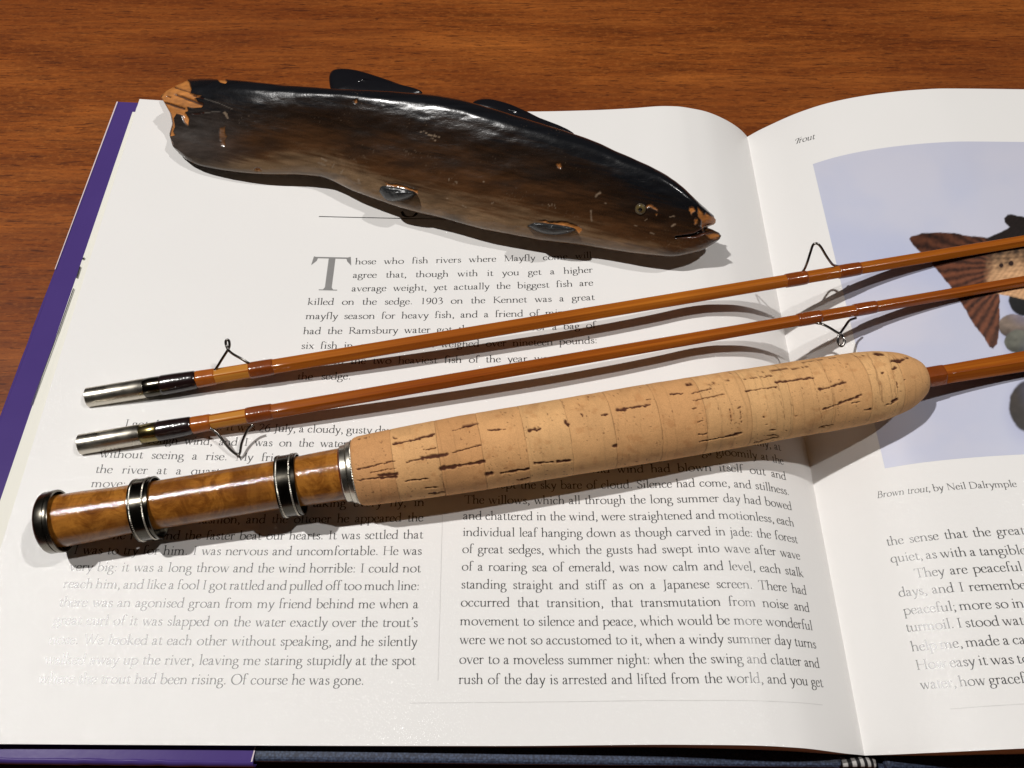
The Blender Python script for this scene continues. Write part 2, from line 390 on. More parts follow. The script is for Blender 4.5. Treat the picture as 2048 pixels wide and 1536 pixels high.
# fanned lower leaves showing beyond the left edge of the open page
def edge_line(p, q, z, y):
    p, q = P(*p, z), P(*q, z); return p[0] + (q[0] - p[0]) * (y - p[1]) / (q[1] - p[1])
for k, (fr, dy) in enumerate(((.16, -.0006), (.36, -.0012), (.60, -.0016), (.95, -.0030))):
    zk = .0064 + (.0022 - .0064) * fr + .0002; y0 = float(ybl(-.149)) + .0012 + .0006 * k; y1 = YT + dy
    p0 = (286 * (1 - fr) + 270 * fr, 203 + 4 * fr); p1 = (66 * (1 - fr) + (33, 30, 36, 33)[k] * fr, 900)
    a = (edge_line(p0, p1, zk, y0), y0, zk); b = (edge_line(p0, p1, zk, y1), y1, zk); c = (b[0] + .013, y1, min(zk, float(zl(b[0] + .013))) - .0010); d = (a[0] + .013, y0, min(zk, float(zl(a[0] + .013))) - .0010)
    V = [a, b, c, d] + [(p[0], p[1], p[2] - .00012) for p in (a, b, c, d)]
    obj('page', V, [(0, 3, 2, 1), (4, 5, 6, 7), (0, 1, 5, 4), (1, 2, 6, 5), (2, 3, 7, 6), (3, 0, 4, 7)], PAPER2, book, smooth=False)
zk = .0030
for (u0, v0, u1, v1, wd) in ((166, 515, 164, 519, 3), (159, 533, 152, 556, 2.2), (146, 577, 114, 668, 1.7), (114, 668, 62, 810, 1.4)):
    a, b = P(u0, v0, zk), P(u1, v1, zk); s = wd / 4800
    obj('printed_edge', [a, b, b + (s, 0, 0), a + (s, 0, 0)], [(0, 1, 2, 3)], INK, book, smooth=False)
# cover boards, jacket
ybb, ybt = YB0 - .0031, YT + .0030; ybs = YB0 - .0044
def ybx(x): return ybb + (ybs - ybb) * min(1, max(0, (x + .157) / .157))
xA = P(236, 203, .0022)[0]; pm = P(8, 815, .0022); slope = (pm[0] - xA) / (pm[1] - ybt); xB = xA + slope * (ybb - ybt)
def slab(name, xa, xb, x1, y0, y1, zf, th, mat, bw=.0008):
    c = [(xb, y0), (x1, y0 + (ybx(x1) - ybb) * (xb < 0)), (x1, y1), (xa, y1)]
    V = [(x, y, float(zf(x)) - th) for x, y in c] + [(x, y, float(zf(x))) for x, y in c]
    o = obj(name, V, [(0, 3, 2, 1), (4, 5, 6, 7), (0, 1, 5, 4), (1, 2, 6, 5), (2, 3, 7, 6), (3, 0, 4, 7)], mat, book, smooth=False)
    if bw: bevel(o, bw, 3)
    return o
flat = lambda x: ZB - .0003
slab('cover', xA + .0008, xB + .0008, xspl, ybb + .0002, ybt - .0008, lambda x: zbd(x) - .0003, .0030, CLOTH, .0012)
slab('cover', xspr, xspr, .362, ybs, ybt - .0008, flat, .0030, CLOTH, .0012)
xfl = P(512, 1505, -.0045)[0]
slab('jacket_flap', xA, xB, xfl, ybb, ybt, lambda x: zbd(x), .00025, JACKET, 0)
slab('jacket_front', xA, xB, xspl, ybb, ybt, lambda x: zbd(x) - .0035, .00025, JACKET, 0)
# the folded purple edge along the bottom and the left, rounded and slightly uneven
def fold(name, p0, p1, r, n=90, amp=.00012, mat=JACKET):
    p0, p1 = np.array(p0), np.array(p1); d = (p1 - p0); L = np.linalg.norm(d); d /= L; s = np.cross(d, (0, 0, 1.0))
    V = []
    m = 14
    for i in range(n):
        t_ = i / (n - 1); c = p0 + d * L * t_; k = r * (1 + .10 * (float(vnoise(t_ * 26, .5, 3)) - .5)); o_ = amp * (float(vnoise(t_ * 40, 3.5, 5)) - .5) * 2
        for j in range(m):
            a = 2 * math.pi * j / m; V.append(c + s * (math.cos(a) * k * .55 + o_) + np.array((0, 0, 1.0)) * math.sin(a) * k)
    return obj(name, np.array(V), gridfaces(n, m, True), mat, book)
fold('jacket_fold', (xB, ybb + .0002, float(zbd(xB)) - .0018), (xfl, ybx(xfl) + .0002, float(zbd(xfl)) - .0018), .00195)
fold('jacket_fold', (xB + .0003, ybb, float(zbd(xB)) - .0018), (xA + .0003, ybt, float(zbd(xA)) - .0018), .0019)
ye = P(110, 540, .0022)[1]; xe = xA + slope * (ye - ybt); ze = float(zbd(xA)) + .00016
obj('jacket_edge', [(xA - .0004, ybt, ze), (xA + .0001, ybt, ze), (xe + .0003, ye, ze + .0003), (xe + .0000, ye, ze + .0003)], [(0, 3, 2, 1)], JEDGE, book, smooth=False)
ze = float(zbd(xfl)) + .0002
obj('jacket_edge', [(xfl - .0001, YB0, ze), (xfl - .0006, ybx(xfl) + .0003, ze), (xfl - .0002, ybx(xfl) + .0003, ze), (xfl + .0002, YB0, ze)], [(0, 1, 2, 3)], JEDGE, book, smooth=False)
# spine hollow + striped headband
xs0, xs1 = P(1664, 1524, -.0150)[0], P(1755, 1524, -.0150)[0]
n = 200; m = 20; V = []; Cc = []
yh = P(1715, 1524, -.0150)[1]
for i in range(n):
    t_ = i / (n - 1); x = xs0 + (xs1 - xs0) * t_; zz = -.0150 - .0022 * (2 * t_ - 1) ** 2
    for j in range(m):
        a = 2 * math.pi * j / m; V.append((x, yh + .0013 * math.cos(a), zz + .0011 * math.sin(a)))
        st = math.sin(t_ * 2 * math.pi * 4.5 + .7 * math.cos(a) + t_ * t_ * 6); k = .5 + .5 * math.tanh(st * 5); c = np.array((.012, .011, .012)) * (1 - k) + np.array((.50, .48, .46)) * k; Cc.append(c)
obj('headband', np.array(V), gridfaces(n, m, True), BAND, book, col=np.array(Cc))
v, f = box(xspl - .001, xspr + .001, ybs - .0004, ybt - .001, ZB - .0052, ZB - .0042); obj('spine', v, f, CLOTH, book, smooth=False)

# ------------------------------------------------------------------ lettering: a light old-style roman drawn with a broad pen (unit = x-height)
TK, TN, NIB = .20, .062, math.radians(10)
def stroke(pts, out, k=1.0):
    p = np.array(pts, float); d = np.gradient(p, axis=0); L = np.hypot(d[:, 0], d[:, 1]) + 1e-9; d /= L[:, None]
    wv = .5 * k * (TN + (TK - TN) * np.abs(d[:, 1] * math.cos(NIB) - d[:, 0] * math.sin(NIB)))
    nn = np.stack([-d[:, 1], d[:, 0]], 1) * wv[:, None]; a, b = p + nn, p - nn
    for i in range(len(p) - 1): out.append((a[i], a[i + 1], b[i + 1], b[i]))
def C(pts, out, n=5, k=1.0): stroke(catmull(pts, n), out, k)
def Lq(x0, y0, x1, y1, wd, out):
    d = np.array((x1 - x0, y1 - y0)); d = d / np.hypot(*d); q = np.array((-d[1], d[0])) * wd / 2
    a, b = np.array((x0, y0)), np.array((x1, y1)); out.append((a + q, b + q, b - q, a - q))
def el(cx, cy, rx, ry, out, n=20, a0=0, a1=360, k=1.0):
    a = np.radians(np.linspace(a0, a1, n)); stroke(np.stack([cx + rx * np.cos(a), cy + ry * np.sin(a)], 1), out, k)
def stem(x, y0, y1, out, foot=True, flag=False, head=False, wd=.18, sw=.2):
    Lq(x, y0, x, y1, wd, out); h = wd / 2
    if foot:
        Lq(x - sw, y0 + .022, x + sw, y0 + .022, .044, out); out.append(((x - h, y0 + .14), (x + h, y0 + .14), (x + h + .08, y0 + .03), (x - h - .08, y0 + .03)))
    if head:
        Lq(x - sw, y1 - .022, x + sw, y1 - .022, .044, out); out.append(((x - h - .08, y1 - .03), (x + h + .08, y1 - .03), (x + h, y1 - .14), (x - h, y1 - .14)))
    if flag: out.append(((x - h - .2, y1 - .12), (x + h, y1 + .03), (x + h, y1 - .1), (x - h, y1 - .2)))
def dot(x, y, out, r=.1):
    a = np.radians(np.arange(0, 360, 45) + 22); q = np.stack([x + r * np.cos(a), y + r * np.sin(a)], 1)
    out.append((q[0], q[1], q[2], q[3])); out.append((q[0], q[3], q[4], q[7])); out.append((q[4], q[5], q[6], q[7]))
def diag(x0, y0, x1, y1, thick, out): Lq(x0, y0, x1, y1, TK * .95 if thick else TN * 1.25, out)
def ser(x, y, out, sw=.2): Lq(x - sw, y, x + sw, y, .045, out)
G = {}
def glyph(ch, adv):
    def deco(fn): o = []; fn(o); G[ch] = (adv * 2.5, o); return fn
    return deco
@glyph('a', .404)
def _(o): C([(.13, .76), (.25, .96), (.48, .97), (.62, .78), (.62, .4), (.63, .12), (.74, .03), (.92, .1)], o); C([(.62, .6), (.3, .48), (.1, .25), (.22, .03), (.42, .04), (.62, .2)], o); dot(.16, .74, o, .07)
@glyph('b', .5)
def _(o): stem(.22, .04, 1.75, o, False, True); C([(.22, .75), (.5, .98), (.85, .93), (1.12, .52), (.88, .08), (.5, .0), (.22, .12)], o)
@glyph('c', .4)
def _(o): C([(.86, .8), (.6, .98), (.3, .88), (.1, .5), (.28, .1), (.6, .02), (.9, .2)], o); dot(.82, .8, o, .075)
@glyph('d', .5)
def _(o): stem(.96, .0, 1.75, o, False, True); C([(.96, .8), (.7, .98), (.35, .9), (.1, .46), (.3, .05), (.65, .02), (.96, .22)], o); Lq(.96, .03, 1.22, .07, .05, o)
@glyph('e', .396)
def _(o): Lq(.13, .56, .84, .6, .045, o); C([(.85, .6), (.75, .9), (.5, .99), (.22, .86), (.09, .46), (.25, .09), (.56, .01), (.9, .2)], o)
@glyph('f', .30)
def _(o): stem(.3, 0, 1.42, o); C([(.3, 1.35), (.38, 1.64), (.6, 1.74), (.82, 1.62)], o); Lq(.06, .97, .64, .97, .05, o); dot(.8, 1.62, o, .07)
@glyph('g', .421)
def _(o): el(.45, .67, .31, .31, o, 18); C([(.28, .42), (.14, .24), (.3, .1), (.72, .04), (.98, -.16), (.85, -.48), (.48, -.6), (.13, -.48), (.1, -.2), (.32, .02)], o); Lq(.68, .9, 1.0, .93, .07, o)
@glyph('h', .5)
def _(o): stem(.22, 0, 1.75, o, True, True); C([(.22, .72), (.5, .96), (.82, .92), (.95, .6), (.95, .1)], o); stem(.95, 0, .55, o)
@glyph('i', .25)
def _(o): stem(.31, 0, 1, o, True, True); dot(.3, 1.45, o, .105)
@glyph('j', .24)
def _(o): stem(.34, -.3, 1, o, False, True); C([(.34, -.2), (.28, -.5), (.05, -.62)], o); dot(.33, 1.45, o, .105)
@glyph('k', .48)
def _(o): stem(.22, 0, 1.75, o, True, True); diag(.25, .42, .82, .96, False, o); diag(.42, .56, 1.02, .03, True, o); ser(.86, .975, o, .17); ser(1.03, .022, o, .17)
@glyph('l', .24)
def _(o): stem(.3, 0, 1.75, o, True, True)
@glyph('m', .77)
def _(o):
    stem(.22, 0, 1, o, True, True)
    for x in (.22, .9): C([(x, .72), (x + .25, .95), (x + .53, .92), (x + .68, .6), (x + .68, .1)], o); stem(x + .68, 0, .55, o)
@glyph('n', .51)
def _(o): stem(.22, 0, 1, o, True, True); C([(.22, .72), (.5, .96), (.82, .92), (.97, .6), (.97, .1)], o); stem(.97, 0, .55, o)
@glyph('o', .51)
def _(o): el(.64, .49, .50, .49, o, 26)
@glyph('p', .5)
def _(o): stem(.22, -.65, 1, o, True, True); C([(.22, .78), (.5, .98), (.88, .93), (1.13, .52), (.88, .06), (.5, .0), (.22, .12)], o)
@glyph('q', .49)
def _(o): stem(.96, -.65, .98, o, True, False); C([(.96, .82), (.7, .98), (.35, .9), (.1, .46), (.3, .05), (.65, .02), (.96, .2)], o)
@glyph('r', .34)
def _(o): stem(.24, 0, 1, o, True, True); C([(.24, .7), (.4, .9), (.56, .97), (.74, .88)], o); dot(.72, .88, o, .085)
@glyph('s', .335)
def _(o): C([(.66, .8), (.48, .97), (.24, .9), (.2, .7), (.42, .53), (.68, .34), (.6, .07), (.36, .01), (.14, .2)], o, 5, .95); Lq(.68, .76, .66, .95, .05, o); Lq(.13, .05, .12, .26, .05, o)
@glyph('t', .30)
def _(o): stem(.3, .1, 1.2, o, False); C([(.3, .25), (.36, .05), (.54, .02), (.72, .14)], o); Lq(.08, .97, .68, .97, .05, o); out = ((.08, .96), (.38, 1.28), (.38, 1.0), (.2, .95)); o.append(out)
@glyph('u', .5)
def _(o): stem(.24, .3, 1, o, False, True); C([(.24, .4), (.3, .08), (.55, .02), (.8, .12), (.95, .3)], o); stem(.95, 0, 1, o, False, True); Lq(.95, .03, 1.2, .07, .05, o)
@glyph('v', .45)
def _(o): diag(.14, 1, .56, 0, True, o); diag(.58, 0, .96, 1, False, o); ser(.16, .978, o, .19); ser(.95, .978, o, .16)
@glyph('w', .66)
def _(o): diag(.14, 1, .5, 0, True, o); diag(.52, 0, .86, 1, False, o); diag(.76, 1, 1.12, 0, True, o); diag(1.14, 0, 1.48, 1, False, o); ser(.16, .978, o, .19); ser(.8, .978, o, .17); ser(1.47, .978, o, .16)
@glyph('x', .43)
def _(o): diag(.16, 1, .92, 0, True, o); diag(.9, 1, .16, 0, False, o); ser(.2, .978, o, .17); ser(.88, .978, o, .17); ser(.18, .022, o, .17); ser(.9, .022, o, .17)
@glyph('y', .42)
def _(o): diag(.12, 1, .55, 0, True, o); C([(.95, 1), (.56, -.02), (.4, -.42), (.22, -.6), (.06, -.56)], o, 5, .9); ser(.15, .978, o, .18); ser(.93, .978, o, .15)
@glyph('z', .40)
def _(o): diag(.86, .95, .14, .05, True, o); Lq(.12, .97, .9, .97, .05, o); Lq(.12, .03, .92, .03, .05, o)
@glyph(',', .22)
def _(o): dot(.27, .08, o, .11); C([(.36, .06), (.34, -.15), (.18, -.3)], o)
@glyph('.', .22)
def _(o): dot(.27, .09, o, .11)
@glyph(':', .22)
def _(o): dot(.27, .09, o, .105); dot(.27, .84, o, .105)
@glyph(';', .22)
def _(o): dot(.27, .84, o, .105); dot(.27, .08, o, .11); C([(.36, .06), (.34, -.15), (.18, -.3)], o)
@glyph("'", .20)
def _(o): dot(.27, 1.6, o, .1); C([(.34, 1.6), (.34, 1.42), (.2, 1.26)], o)
CH = 1.62
@glyph('B', .58)
def _(o): stem(.3, 0, CH, o, True, False, True, .165); C([(.3, 1.59), (.8, 1.58), (1.03, 1.25), (.8, .9), (.35, .86)], o); C([(.4, .87), (.98, .84), (1.25, .45), (.95, .05), (.3, .03)], o)
@glyph('D', .74)
def _(o): stem(.3, 0, CH, o, True, False, True, .165); C([(.3, 1.59), (.95, 1.58), (1.5, 1.25), (1.64, .8), (1.45, .3), (.95, .03), (.3, .03)], o)
@glyph('H', .76)
def _(o): stem(.34, 0, CH, o, True, False, True, .165, .27); stem(1.56, 0, CH, o, True, False, True, .165, .27); Lq(.34, .84, 1.56, .84, .05, o)
@glyph('I', .34)
def _(o): stem(.43, 0, CH, o, True, False, True, .165, .28)
@glyph('J', .34)
def _(o): stem(.46, -.15, CH, o, False, False, True, .165, .28); C([(.46, 0), (.42, -.3), (.12, -.46)], o)
@glyph('K', .66)
def _(o): stem(.32, 0, CH, o, True, False, True, .165, .27); diag(.36, .78, 1.3, 1.58, False, o); diag(.55, .92, 1.5, .04, True, o); ser(1.3, 1.595, o, .24); ser(1.5, .022, o, .22)
@glyph('M', .84)
def _(o): diag(.3, 0, .36, 1.6, False, o); diag(.34, 1.6, 1.04, .02, True, o); diag(1.06, .02, 1.76, 1.6, False, o); stem(1.78, 0, CH, o, True, False, True, .165, .26); ser(.3, .022, o, .24); ser(.26, 1.6, o, .18)
@glyph('N', .76)
def _(o): diag(.34, 0, .34, 1.6, False, o); diag(.3, 1.6, 1.56, .0, True, o); diag(1.57, 0, 1.57, 1.6, False, o); ser(.34, .022, o, .24); ser(1.57, 1.6, o, .24); ser(.24, 1.6, o, .18)
@glyph('O', .76)
def _(o): el(.95, .8, .82, .82, o, 30, 0, 360, 1.1)
@glyph('R', .62)
def _(o): stem(.3, 0, CH, o, True, False, True, .165, .26); C([(.3, 1.59), (.8, 1.58), (1.1, 1.22), (.8, .84), (.35, .8)], o); diag(.66, .82, 1.42, .04, True, o); ser(1.45, .022, o, .18)
@glyph('S', .46)
def _(o): C([(.92, 1.3), (.7, 1.6), (.36, 1.55), (.2, 1.22), (.5, .9), (.95, .6), (.92, .15), (.55, -.01), (.15, .3)], o); Lq(.93, 1.25, .93, 1.6, .05, o); Lq(.15, .02, .14, .36, .05, o)
@glyph('T', .64)
def _(o): stem(.8, 0, CH, o, True, False, False, .17, .3); Lq(.12, 1.59, 1.48, 1.59, .055, o); o.append(((.1, 1.61), (.2, 1.6), (.16, 1.36), (.04, 1.24))); o.append(((1.42, 1.62), (1.52, 1.66), (1.58, 1.28), (1.46, 1.36)))
@glyph('W', .94)
def _(o): diag(.2, 1.6, .72, 0, True, o); diag(.74, 0, 1.2, 1.5, False, o); diag(1.08, 1.6, 1.6, 0, True, o); diag(1.62, 0, 2.14, 1.6, False, o); ser(.2, 1.6, o, .22); ser(1.1, 1.6, o, .2); ser(2.14, 1.6, o, .2)
@glyph('1', .46)
def _(o): stem(.58, 0, 1.58, o, True, False); Lq(.36, 1.42, .6, 1.58, .06, o)
@glyph('9', .46)
def _(o): el(.55, 1.05, .4, .5, o, 20); C([(.95, 1.1), (.92, .6), (.62, .15), (.2, -.05)], o)
@glyph('0', .46)
def _(o): el(.57, .78, .43, .8, o, 24)
@glyph('3', .46)
def _(o): C([(.2, 1.35), (.5, 1.6), (.85, 1.4), (.75, 1.05), (.45, .88)], o); C([(.45, .88), (.9, .75), (.98, .35), (.7, .0), (.2, -.08)], o)
@glyph('2', .46)
def _(o): C([(.16, 1.25), (.35, 1.55), (.72, 1.55), (.9, 1.2), (.7, .75), (.15, .05)], o); Lq(.12, .06, .98, .06, .11, o)
@glyph('6', .46)
def _(o): el(.58, .5, .42, .49, o, 20); C([(.17, .5), (.25, 1.0), (.55, 1.4), (.95, 1.62)], o)
ADV_SP = .62
def text_width(s): return sum(ADV_SP if c == ' ' else G[c][0] for c in s)
def lay(s, x0, gap, size, key, a0, Y0, slp, slant=0., dyfn=None, seed=0, wid=1.0):
    """quads of one line, in page arc-length / Y coordinates"""
    Q = []; x = x0; cnt = 0
    for c in s:
        if c == ' ': x += gap; continue
        adv, qs = G[c]
        for q in qs:
            q = np.array([(p[0], p[1]) for p in q], float)
            X = (x + q[:, 0] * wid + slant * q[:, 1]) * size; Yv = q[:, 1] * size
            Q.append(on_page(key, a0 + X, Y0 + slp * X + Yv, 3.0e-5 + 1.2e-6 * (cnt % 5))); cnt += 1
        x += adv * wid
    return Q
def emit(name, Q, mat, parent):
    V = np.array(Q).reshape(-1, 3); Fq = np.arange(len(V)).reshape(-1, 4)
    a, b, c = V[Fq[:, 0]], V[Fq[:, 1]], V[Fq[:, 2]]
    nz = np.cross(b - a, c - a)[:, 2]; Fq[nz < 0] = Fq[nz < 0][:, ::-1]
    return obj(name, V, Fq, mat, parent, smooth=False)
SIZE = 11.45 / 7100.0                                        # x-height of the body text in metres
def justify(lines, key='L', size=SIZE):
    Q = []
    for (s, u0, v0, u1, v1) in lines:
        p, q = hit_page(u0, v0, key == 'R'), hit_page(u1, v1, key == 'R'); a0, a1 = arc_of(key, p[0]), arc_of(key, q[0])
        n = s.count(' '); wt = text_width(s.replace(' ', '')); tot = (a1 - a0) / size; gap = (tot - wt) / max(n, 1); wid = 1.0
        if n and gap < .45: wid = (tot - .45 * n) / wt; gap = .45
        if n and gap > 1.25: wid = min(1.06, (tot - 1.25 * n) / wt); gap = (tot - wt * wid) / n
        if n == 0: wid = tot / wt
        Q += lay(s, 0, gap, size, key, a0, p[1], (q[1] - p[1]) / (a1 - a0), wid=wid)
    return Q
INTRO = [("hose who fish rivers where Mayfly come will", 710, 529, 1184, 515.6), ("agree that, though with it you get a higher", 705.5, 556, 1186, 545),
    ("average weight, yet actually the biggest fish are", 703, 583, 1187, 571), ("killed on the sedge. 1903 on the Kennet was a great", 615, 610, 1190, 600),
    ("mayfly season for heavy fish, and a friend of mine who", 611, 638.6, 1192, 628), ("had the Ramsbury water got there in time for a bag of", 606, 668.7, 1192.5, 656),
    ("six fish in one day which weighed over nineteen pounds:", 602, 698, 1195, 686.5), ("and also the two heaviest fish of the year were got on", 598, 728.5, 1199, 719), ("the sedge.", 594, 760, 702, 759)]
emit('text', justify(INTRO), INK, pageL)
COL1 = [("I got there at noon. It was 26 July, a cloudy, gusty day", 248, 854, 784, 868), ("with a rough wind, and I was on the water from ten", 213, 885, 800, 895.5),
    ("without seeing a rise. My friend and I got down to", 199, 915, 830, 925), ("the river at a quarter past two, and then I saw one", 190, 946, 853, 953),
    ("move: a trout", 181.6, 974.6, 352, 976), ("and in that light he was taking every fly, in", 310, 1014, 849, 1012), ("the best fashion, and the oftener he appeared the", 296, 1047, 847, 1042.6),
    ("more he rose, and the faster beat our hearts. It was settled that", 158, 1078, 846.6, 1077), ("I was to try for him. I was nervous and uncomfortable. He was", 146, 1108, 844, 1109.5),
    ("very big: it was a long throw and the wind horrible: I could not", 138, 1141.7, 842, 1144.6), ("reach him, and like a fool I got rattled and pulled off too much line:", 126, 1176, 839, 1180),
    ("there was an agonised groan from my friend behind me when a", 117, 1212.6, 837.5, 1216.5), ("great curl of it was slapped on the water exactly over the trout's", 107, 1248.6, 836, 1254),
    ("nose. We looked at each other without speaking, and he silently", 97, 1287.6, 834.6, 1292), ("walked away up the river, leaving me staring stupidly at the spot", 88, 1327.7, 831.7, 1330),
    ("where the trout had been rising. Of course he was gone.", 76, 1366, 728.5, 1369.6)]
emit('text', justify(COL1), INK, pageL)
COL2 = [("and then sulked gloomily, at", 1290, 888, 1562.6, 902), ("the hour when it sings gloomily at the", 1190, 914, 1568, 930), ("night, and the wild wind had blown itself out and", 1000, 945, 1573, 960.6),
    ("had swept the sky bare of cloud. Silence had come, and stillness.", 929.5, 976, 1578.7, 991), ("The willows, which all through the long summer day had bowed", 928, 1007, 1584.5, 1021),
    ("and chattered in the wind, were straightened and motionless, each", 926, 1039, 1589, 1054), ("individual leaf hanging down as though carved in jade: the forest", 925, 1072, 1596, 1087),
    ("of great sedges, which the gusts had swept into wave after wave", 924, 1106, 1601, 1120), ("of a roaring sea of emerald, was now calm and level, each stalk", 923, 1141, 1607.7, 1155),
    ("standing straight and stiff as on a Japanese screen. There had", 922, 1177, 1614, 1190), ("occurred that transition, that transmutation from noise and", 921, 1213, 1620, 1224.6),
    ("movement to silence and peace, which would be more wonderful", 920, 1250.5, 1626, 1261), ("were we not so accustomed to it, when a windy summer day turns", 919, 1288, 1633, 1297.5),
    ("over to a moveless summer night: when the swing and clatter and", 918, 1327.5, 1640, 1336.5), ("rush of the day is arrested and lifted from the world, and you get", 917, 1368, 1647, 1374.6)]
emit('text', justify(COL2), INK, pageL)
COLR = [("the sense that the great hush", 1774, 1092, 2118, 1067), ("quiet, as with a tangible", 1782, 1125.6, 2054, 1108.5), ("They are peaceful", 1830, 1156, 2046, 1142), ("days, and I remember", 1798, 1194, 2064, 1178),
    ("peaceful; more so in", 1808, 1230, 2050, 1215), ("turmoil. I stood watch", 1813, 1264, 2078, 1249), ("help me, made a cast", 1824, 1303, 2074, 1287), ("How easy it was to", 1833, 1340, 2062, 1326), ("water, how graceful", 1842, 1379, 2076, 1365)]
emit('text', justify(COLR, 'R'), INK, pageR)
p = hit_page(1753.7, 997, True); q = hit_page(2034.6, 974, True); a0, a1 = arc_of('R', p[0]), arc_of('R', q[0]); slp = (q[1] - p[1]) / (a1 - a0)
s1, s2 = "Brown trout,", "by Neil Dalrymple"; sz = (a1 - a0) / (text_width(s1) * .93 + text_width(s2) + ADV_SP)
Q = lay(s1, 0, ADV_SP, sz, 'R', a0, p[1], slp, slant=.25, wid=.93)
Q += lay(s2, text_width(s1) * .93 + ADV_SP, ADV_SP, sz, 'R', a0, p[1], slp)
emit('caption', Q, INK, pageR)
# running head in a chancery italic hand
o = []
C([(-.1, 1.0), (.1, 1.35), (.5, 1.42), (.9, 1.36), (1.5, 1.5)], o, 6, .9); C([(.78, 1.4), (.62, .7), (.5, .12), (.25, .0)], o, 6, 1.2)
G['~'] = (.95, o)
p = hit_page(1590, 289, True); q = hit_page(1631, 278, True); a0, a1 = arc_of('R', p[0]), arc_of('R', q[0]); hs = (a1 - a0) / (.95 + text_width('rout') * .82)
emit('running_head', lay('~rout', 0, 0, hs, 'R', a0, p[1], (q[1] - p[1]) / (a1 - a0), slant=.32, wid=.82), INK, pageR)
# big grey drop capital, rules
p = hit_page(641, 581); q = hit_page(676, 580); tp = hit_page(640, 514); hT = (tp[1] - p[1]) / 1.62
wl, wr = hit_page(626, 520), hit_page(703, 520)
TKs = TK
aL = arc_of('L', wl[0]); aR = arc_of('L', wr[0]); wdT = (aR - aL) / (1.54 * hT)
o = []; stem(.8, 0, CH, o, True, False, False, .27, .36); Lq(.12, 1.585, 1.48, 1.585, .07, o); o.append(((.06, 1.64), (.24, 1.6), (.2, 1.42), (.0, 1.2))); o.append(((1.36, 1.6), (1.54, 1.66), (1.6, 1.22), (1.42, 1.42))); G['|'] = (.64, o)
Q = lay('|', -.04, 0, hT, 'L', aL, p[1], 0, wid=wdT); emit('drop_capital', Q, INK_GREY, pageL)
def rule(pts, wd, mat, key, parent):
    pts = [hit_page(u, v, key == 'R') for u, v in pts]; Q = []
    for p, q in zip(pts[:-1], pts[1:]):
        n = 14
        for i in range(n):
            t0, t1 = i / n, (i + 1) / n; A = arc_of(key, p[0]) * (1 - t0) + arc_of(key, q[0]) * t0; B = arc_of(key, p[0]) * (1 - t1) + arc_of(key, q[0]) * t1
            Y0 = p[1] * (1 - t0) + q[1] * t0; Y1 = p[1] * (1 - t1) + q[1] * t1; d = np.array((B - A, Y1 - Y0)); d /= np.hypot(*d); nn = np.array((-d[1], d[0])) * wd / 2
            a = np.array([A + nn[0], B + nn[0], B - nn[0], A - nn[0]]); y = np.array([Y0 + nn[1], Y1 + nn[1], Y1 - nn[1], Y0 - nn[1]]); Q.append(on_page(key, a, y, 6e-5))
    emit('rule', Q, mat, parent)
rule([(638, 433.5), (760, 436.5), (910, 439)], .00032, INK, 'L', pageL)
o = []; C([(.0, .25), (.25, -.15), (.8, -.2), (1.1, .15)], o); G['^'] = (1, o)
p = hit_page(803, 429); emit('running_head', lay('^', 0, 0, .0052, 'L', arc_of('L', p[0]), p[1], 0), INK, pageL)
rule([(885, 1030), (876, 1362)], .00020, RULE, 'L', pageL); rule([(820, 1406), (1300, 1401), (1645, 1410)], .00020, RULE, 'L', pageL); rule([(1900, 1418), (2048, 1408), (2300, 1400)], .0002, RULE, 'R', pageR)
# printed colour picture on the right page
c0, c1 = hit_page(1625, 328.5, True), hit_page(1770.5, 937, True)
a0 = .5 * (arc_of('R', c0[0]) + arc_of('R', c1[0])); y1, y0 = c0[1], c1[1]; nu, nv = 340, 300
A = np.concatenate([np.linspace(a0, a0 + .085, 300), np.linspace(a0 + .085, a0 + .195, 41)[1:]]); YY = np.linspace(y0, y1, nv)
AA, YG = np.meshgrid(A, YY, indexing='ij'); V = on_page('R', AA, YG, 1.6e-5)
U_, V_ = px(V.reshape(-1, 3)); U_ = U_.reshape(AA.shape); V_ = V_.reshape(AA.shape)
wu = U_ + 3 * (fbm(U_ / 9, V_ / 9, 3, 2) - .5); wv = V_ + 3 * (fbm(U_ / 9, V_ / 9, 3, 8) - .5)
def blend(c, k, col): return c * (1 - k[..., None]) + np.asarray(col) * k[..., None]
n1 = fbm(U_ / 120, V_ / 90, 4, 11)
cp = blend(np.broadcast_to(lin(196, 197, 212), AA.shape + (3,)), sstep(.3, .75, n1) * .6, lin(184, 189, 211))
cp = blend(cp, sstep(.45, .0, np.abs(V_ - 480 - .25 * (U_ - 1650)) / 200) * .45, lin(170, 179, 210))
cp = blend(cp, sstep(420, 300, V_) * .35, lin(196, 194, 205))
def ell(cx, cy, rx, ry, soft=.06): return 1 - sstep(1 - soft, 1 + soft, np.hypot((wu - cx) / rx, (wv - cy) / ry))
for (cx, cy, rx, ry, c, sh) in ((2060, 812, 42, 52, (52, 44, 38), .9), (2120, 760, 60, 60, (86, 80, 72), .6), (2028, 652, 32, 24, (128, 112, 100), 1), (2052, 600, 34, 32, (26, 27, 28), 1), (2036, 683, 27, 23, (104, 104, 94), 1), (2110, 690, 50, 40, (120, 112, 104), 1)):
    halo = 1 - sstep(.7, 1.7, np.hypot((wu - cx - 6) / rx, (wv - cy - 10) / ry)); cp = blend(cp, halo * .28, lin(120, 128, 180))
    st = ell(cx, cy, rx, ry); k = fbm(U_ / 14, V_ / 10, 4, int(cx)) * .7 + .55; sd = 1 - .55 * sstep(-.1, .9, (wv - cy) / ry)
    cp = cp * (1 - st[..., None]) + lin(*c) * (k * sd)[..., None] * st[..., None]
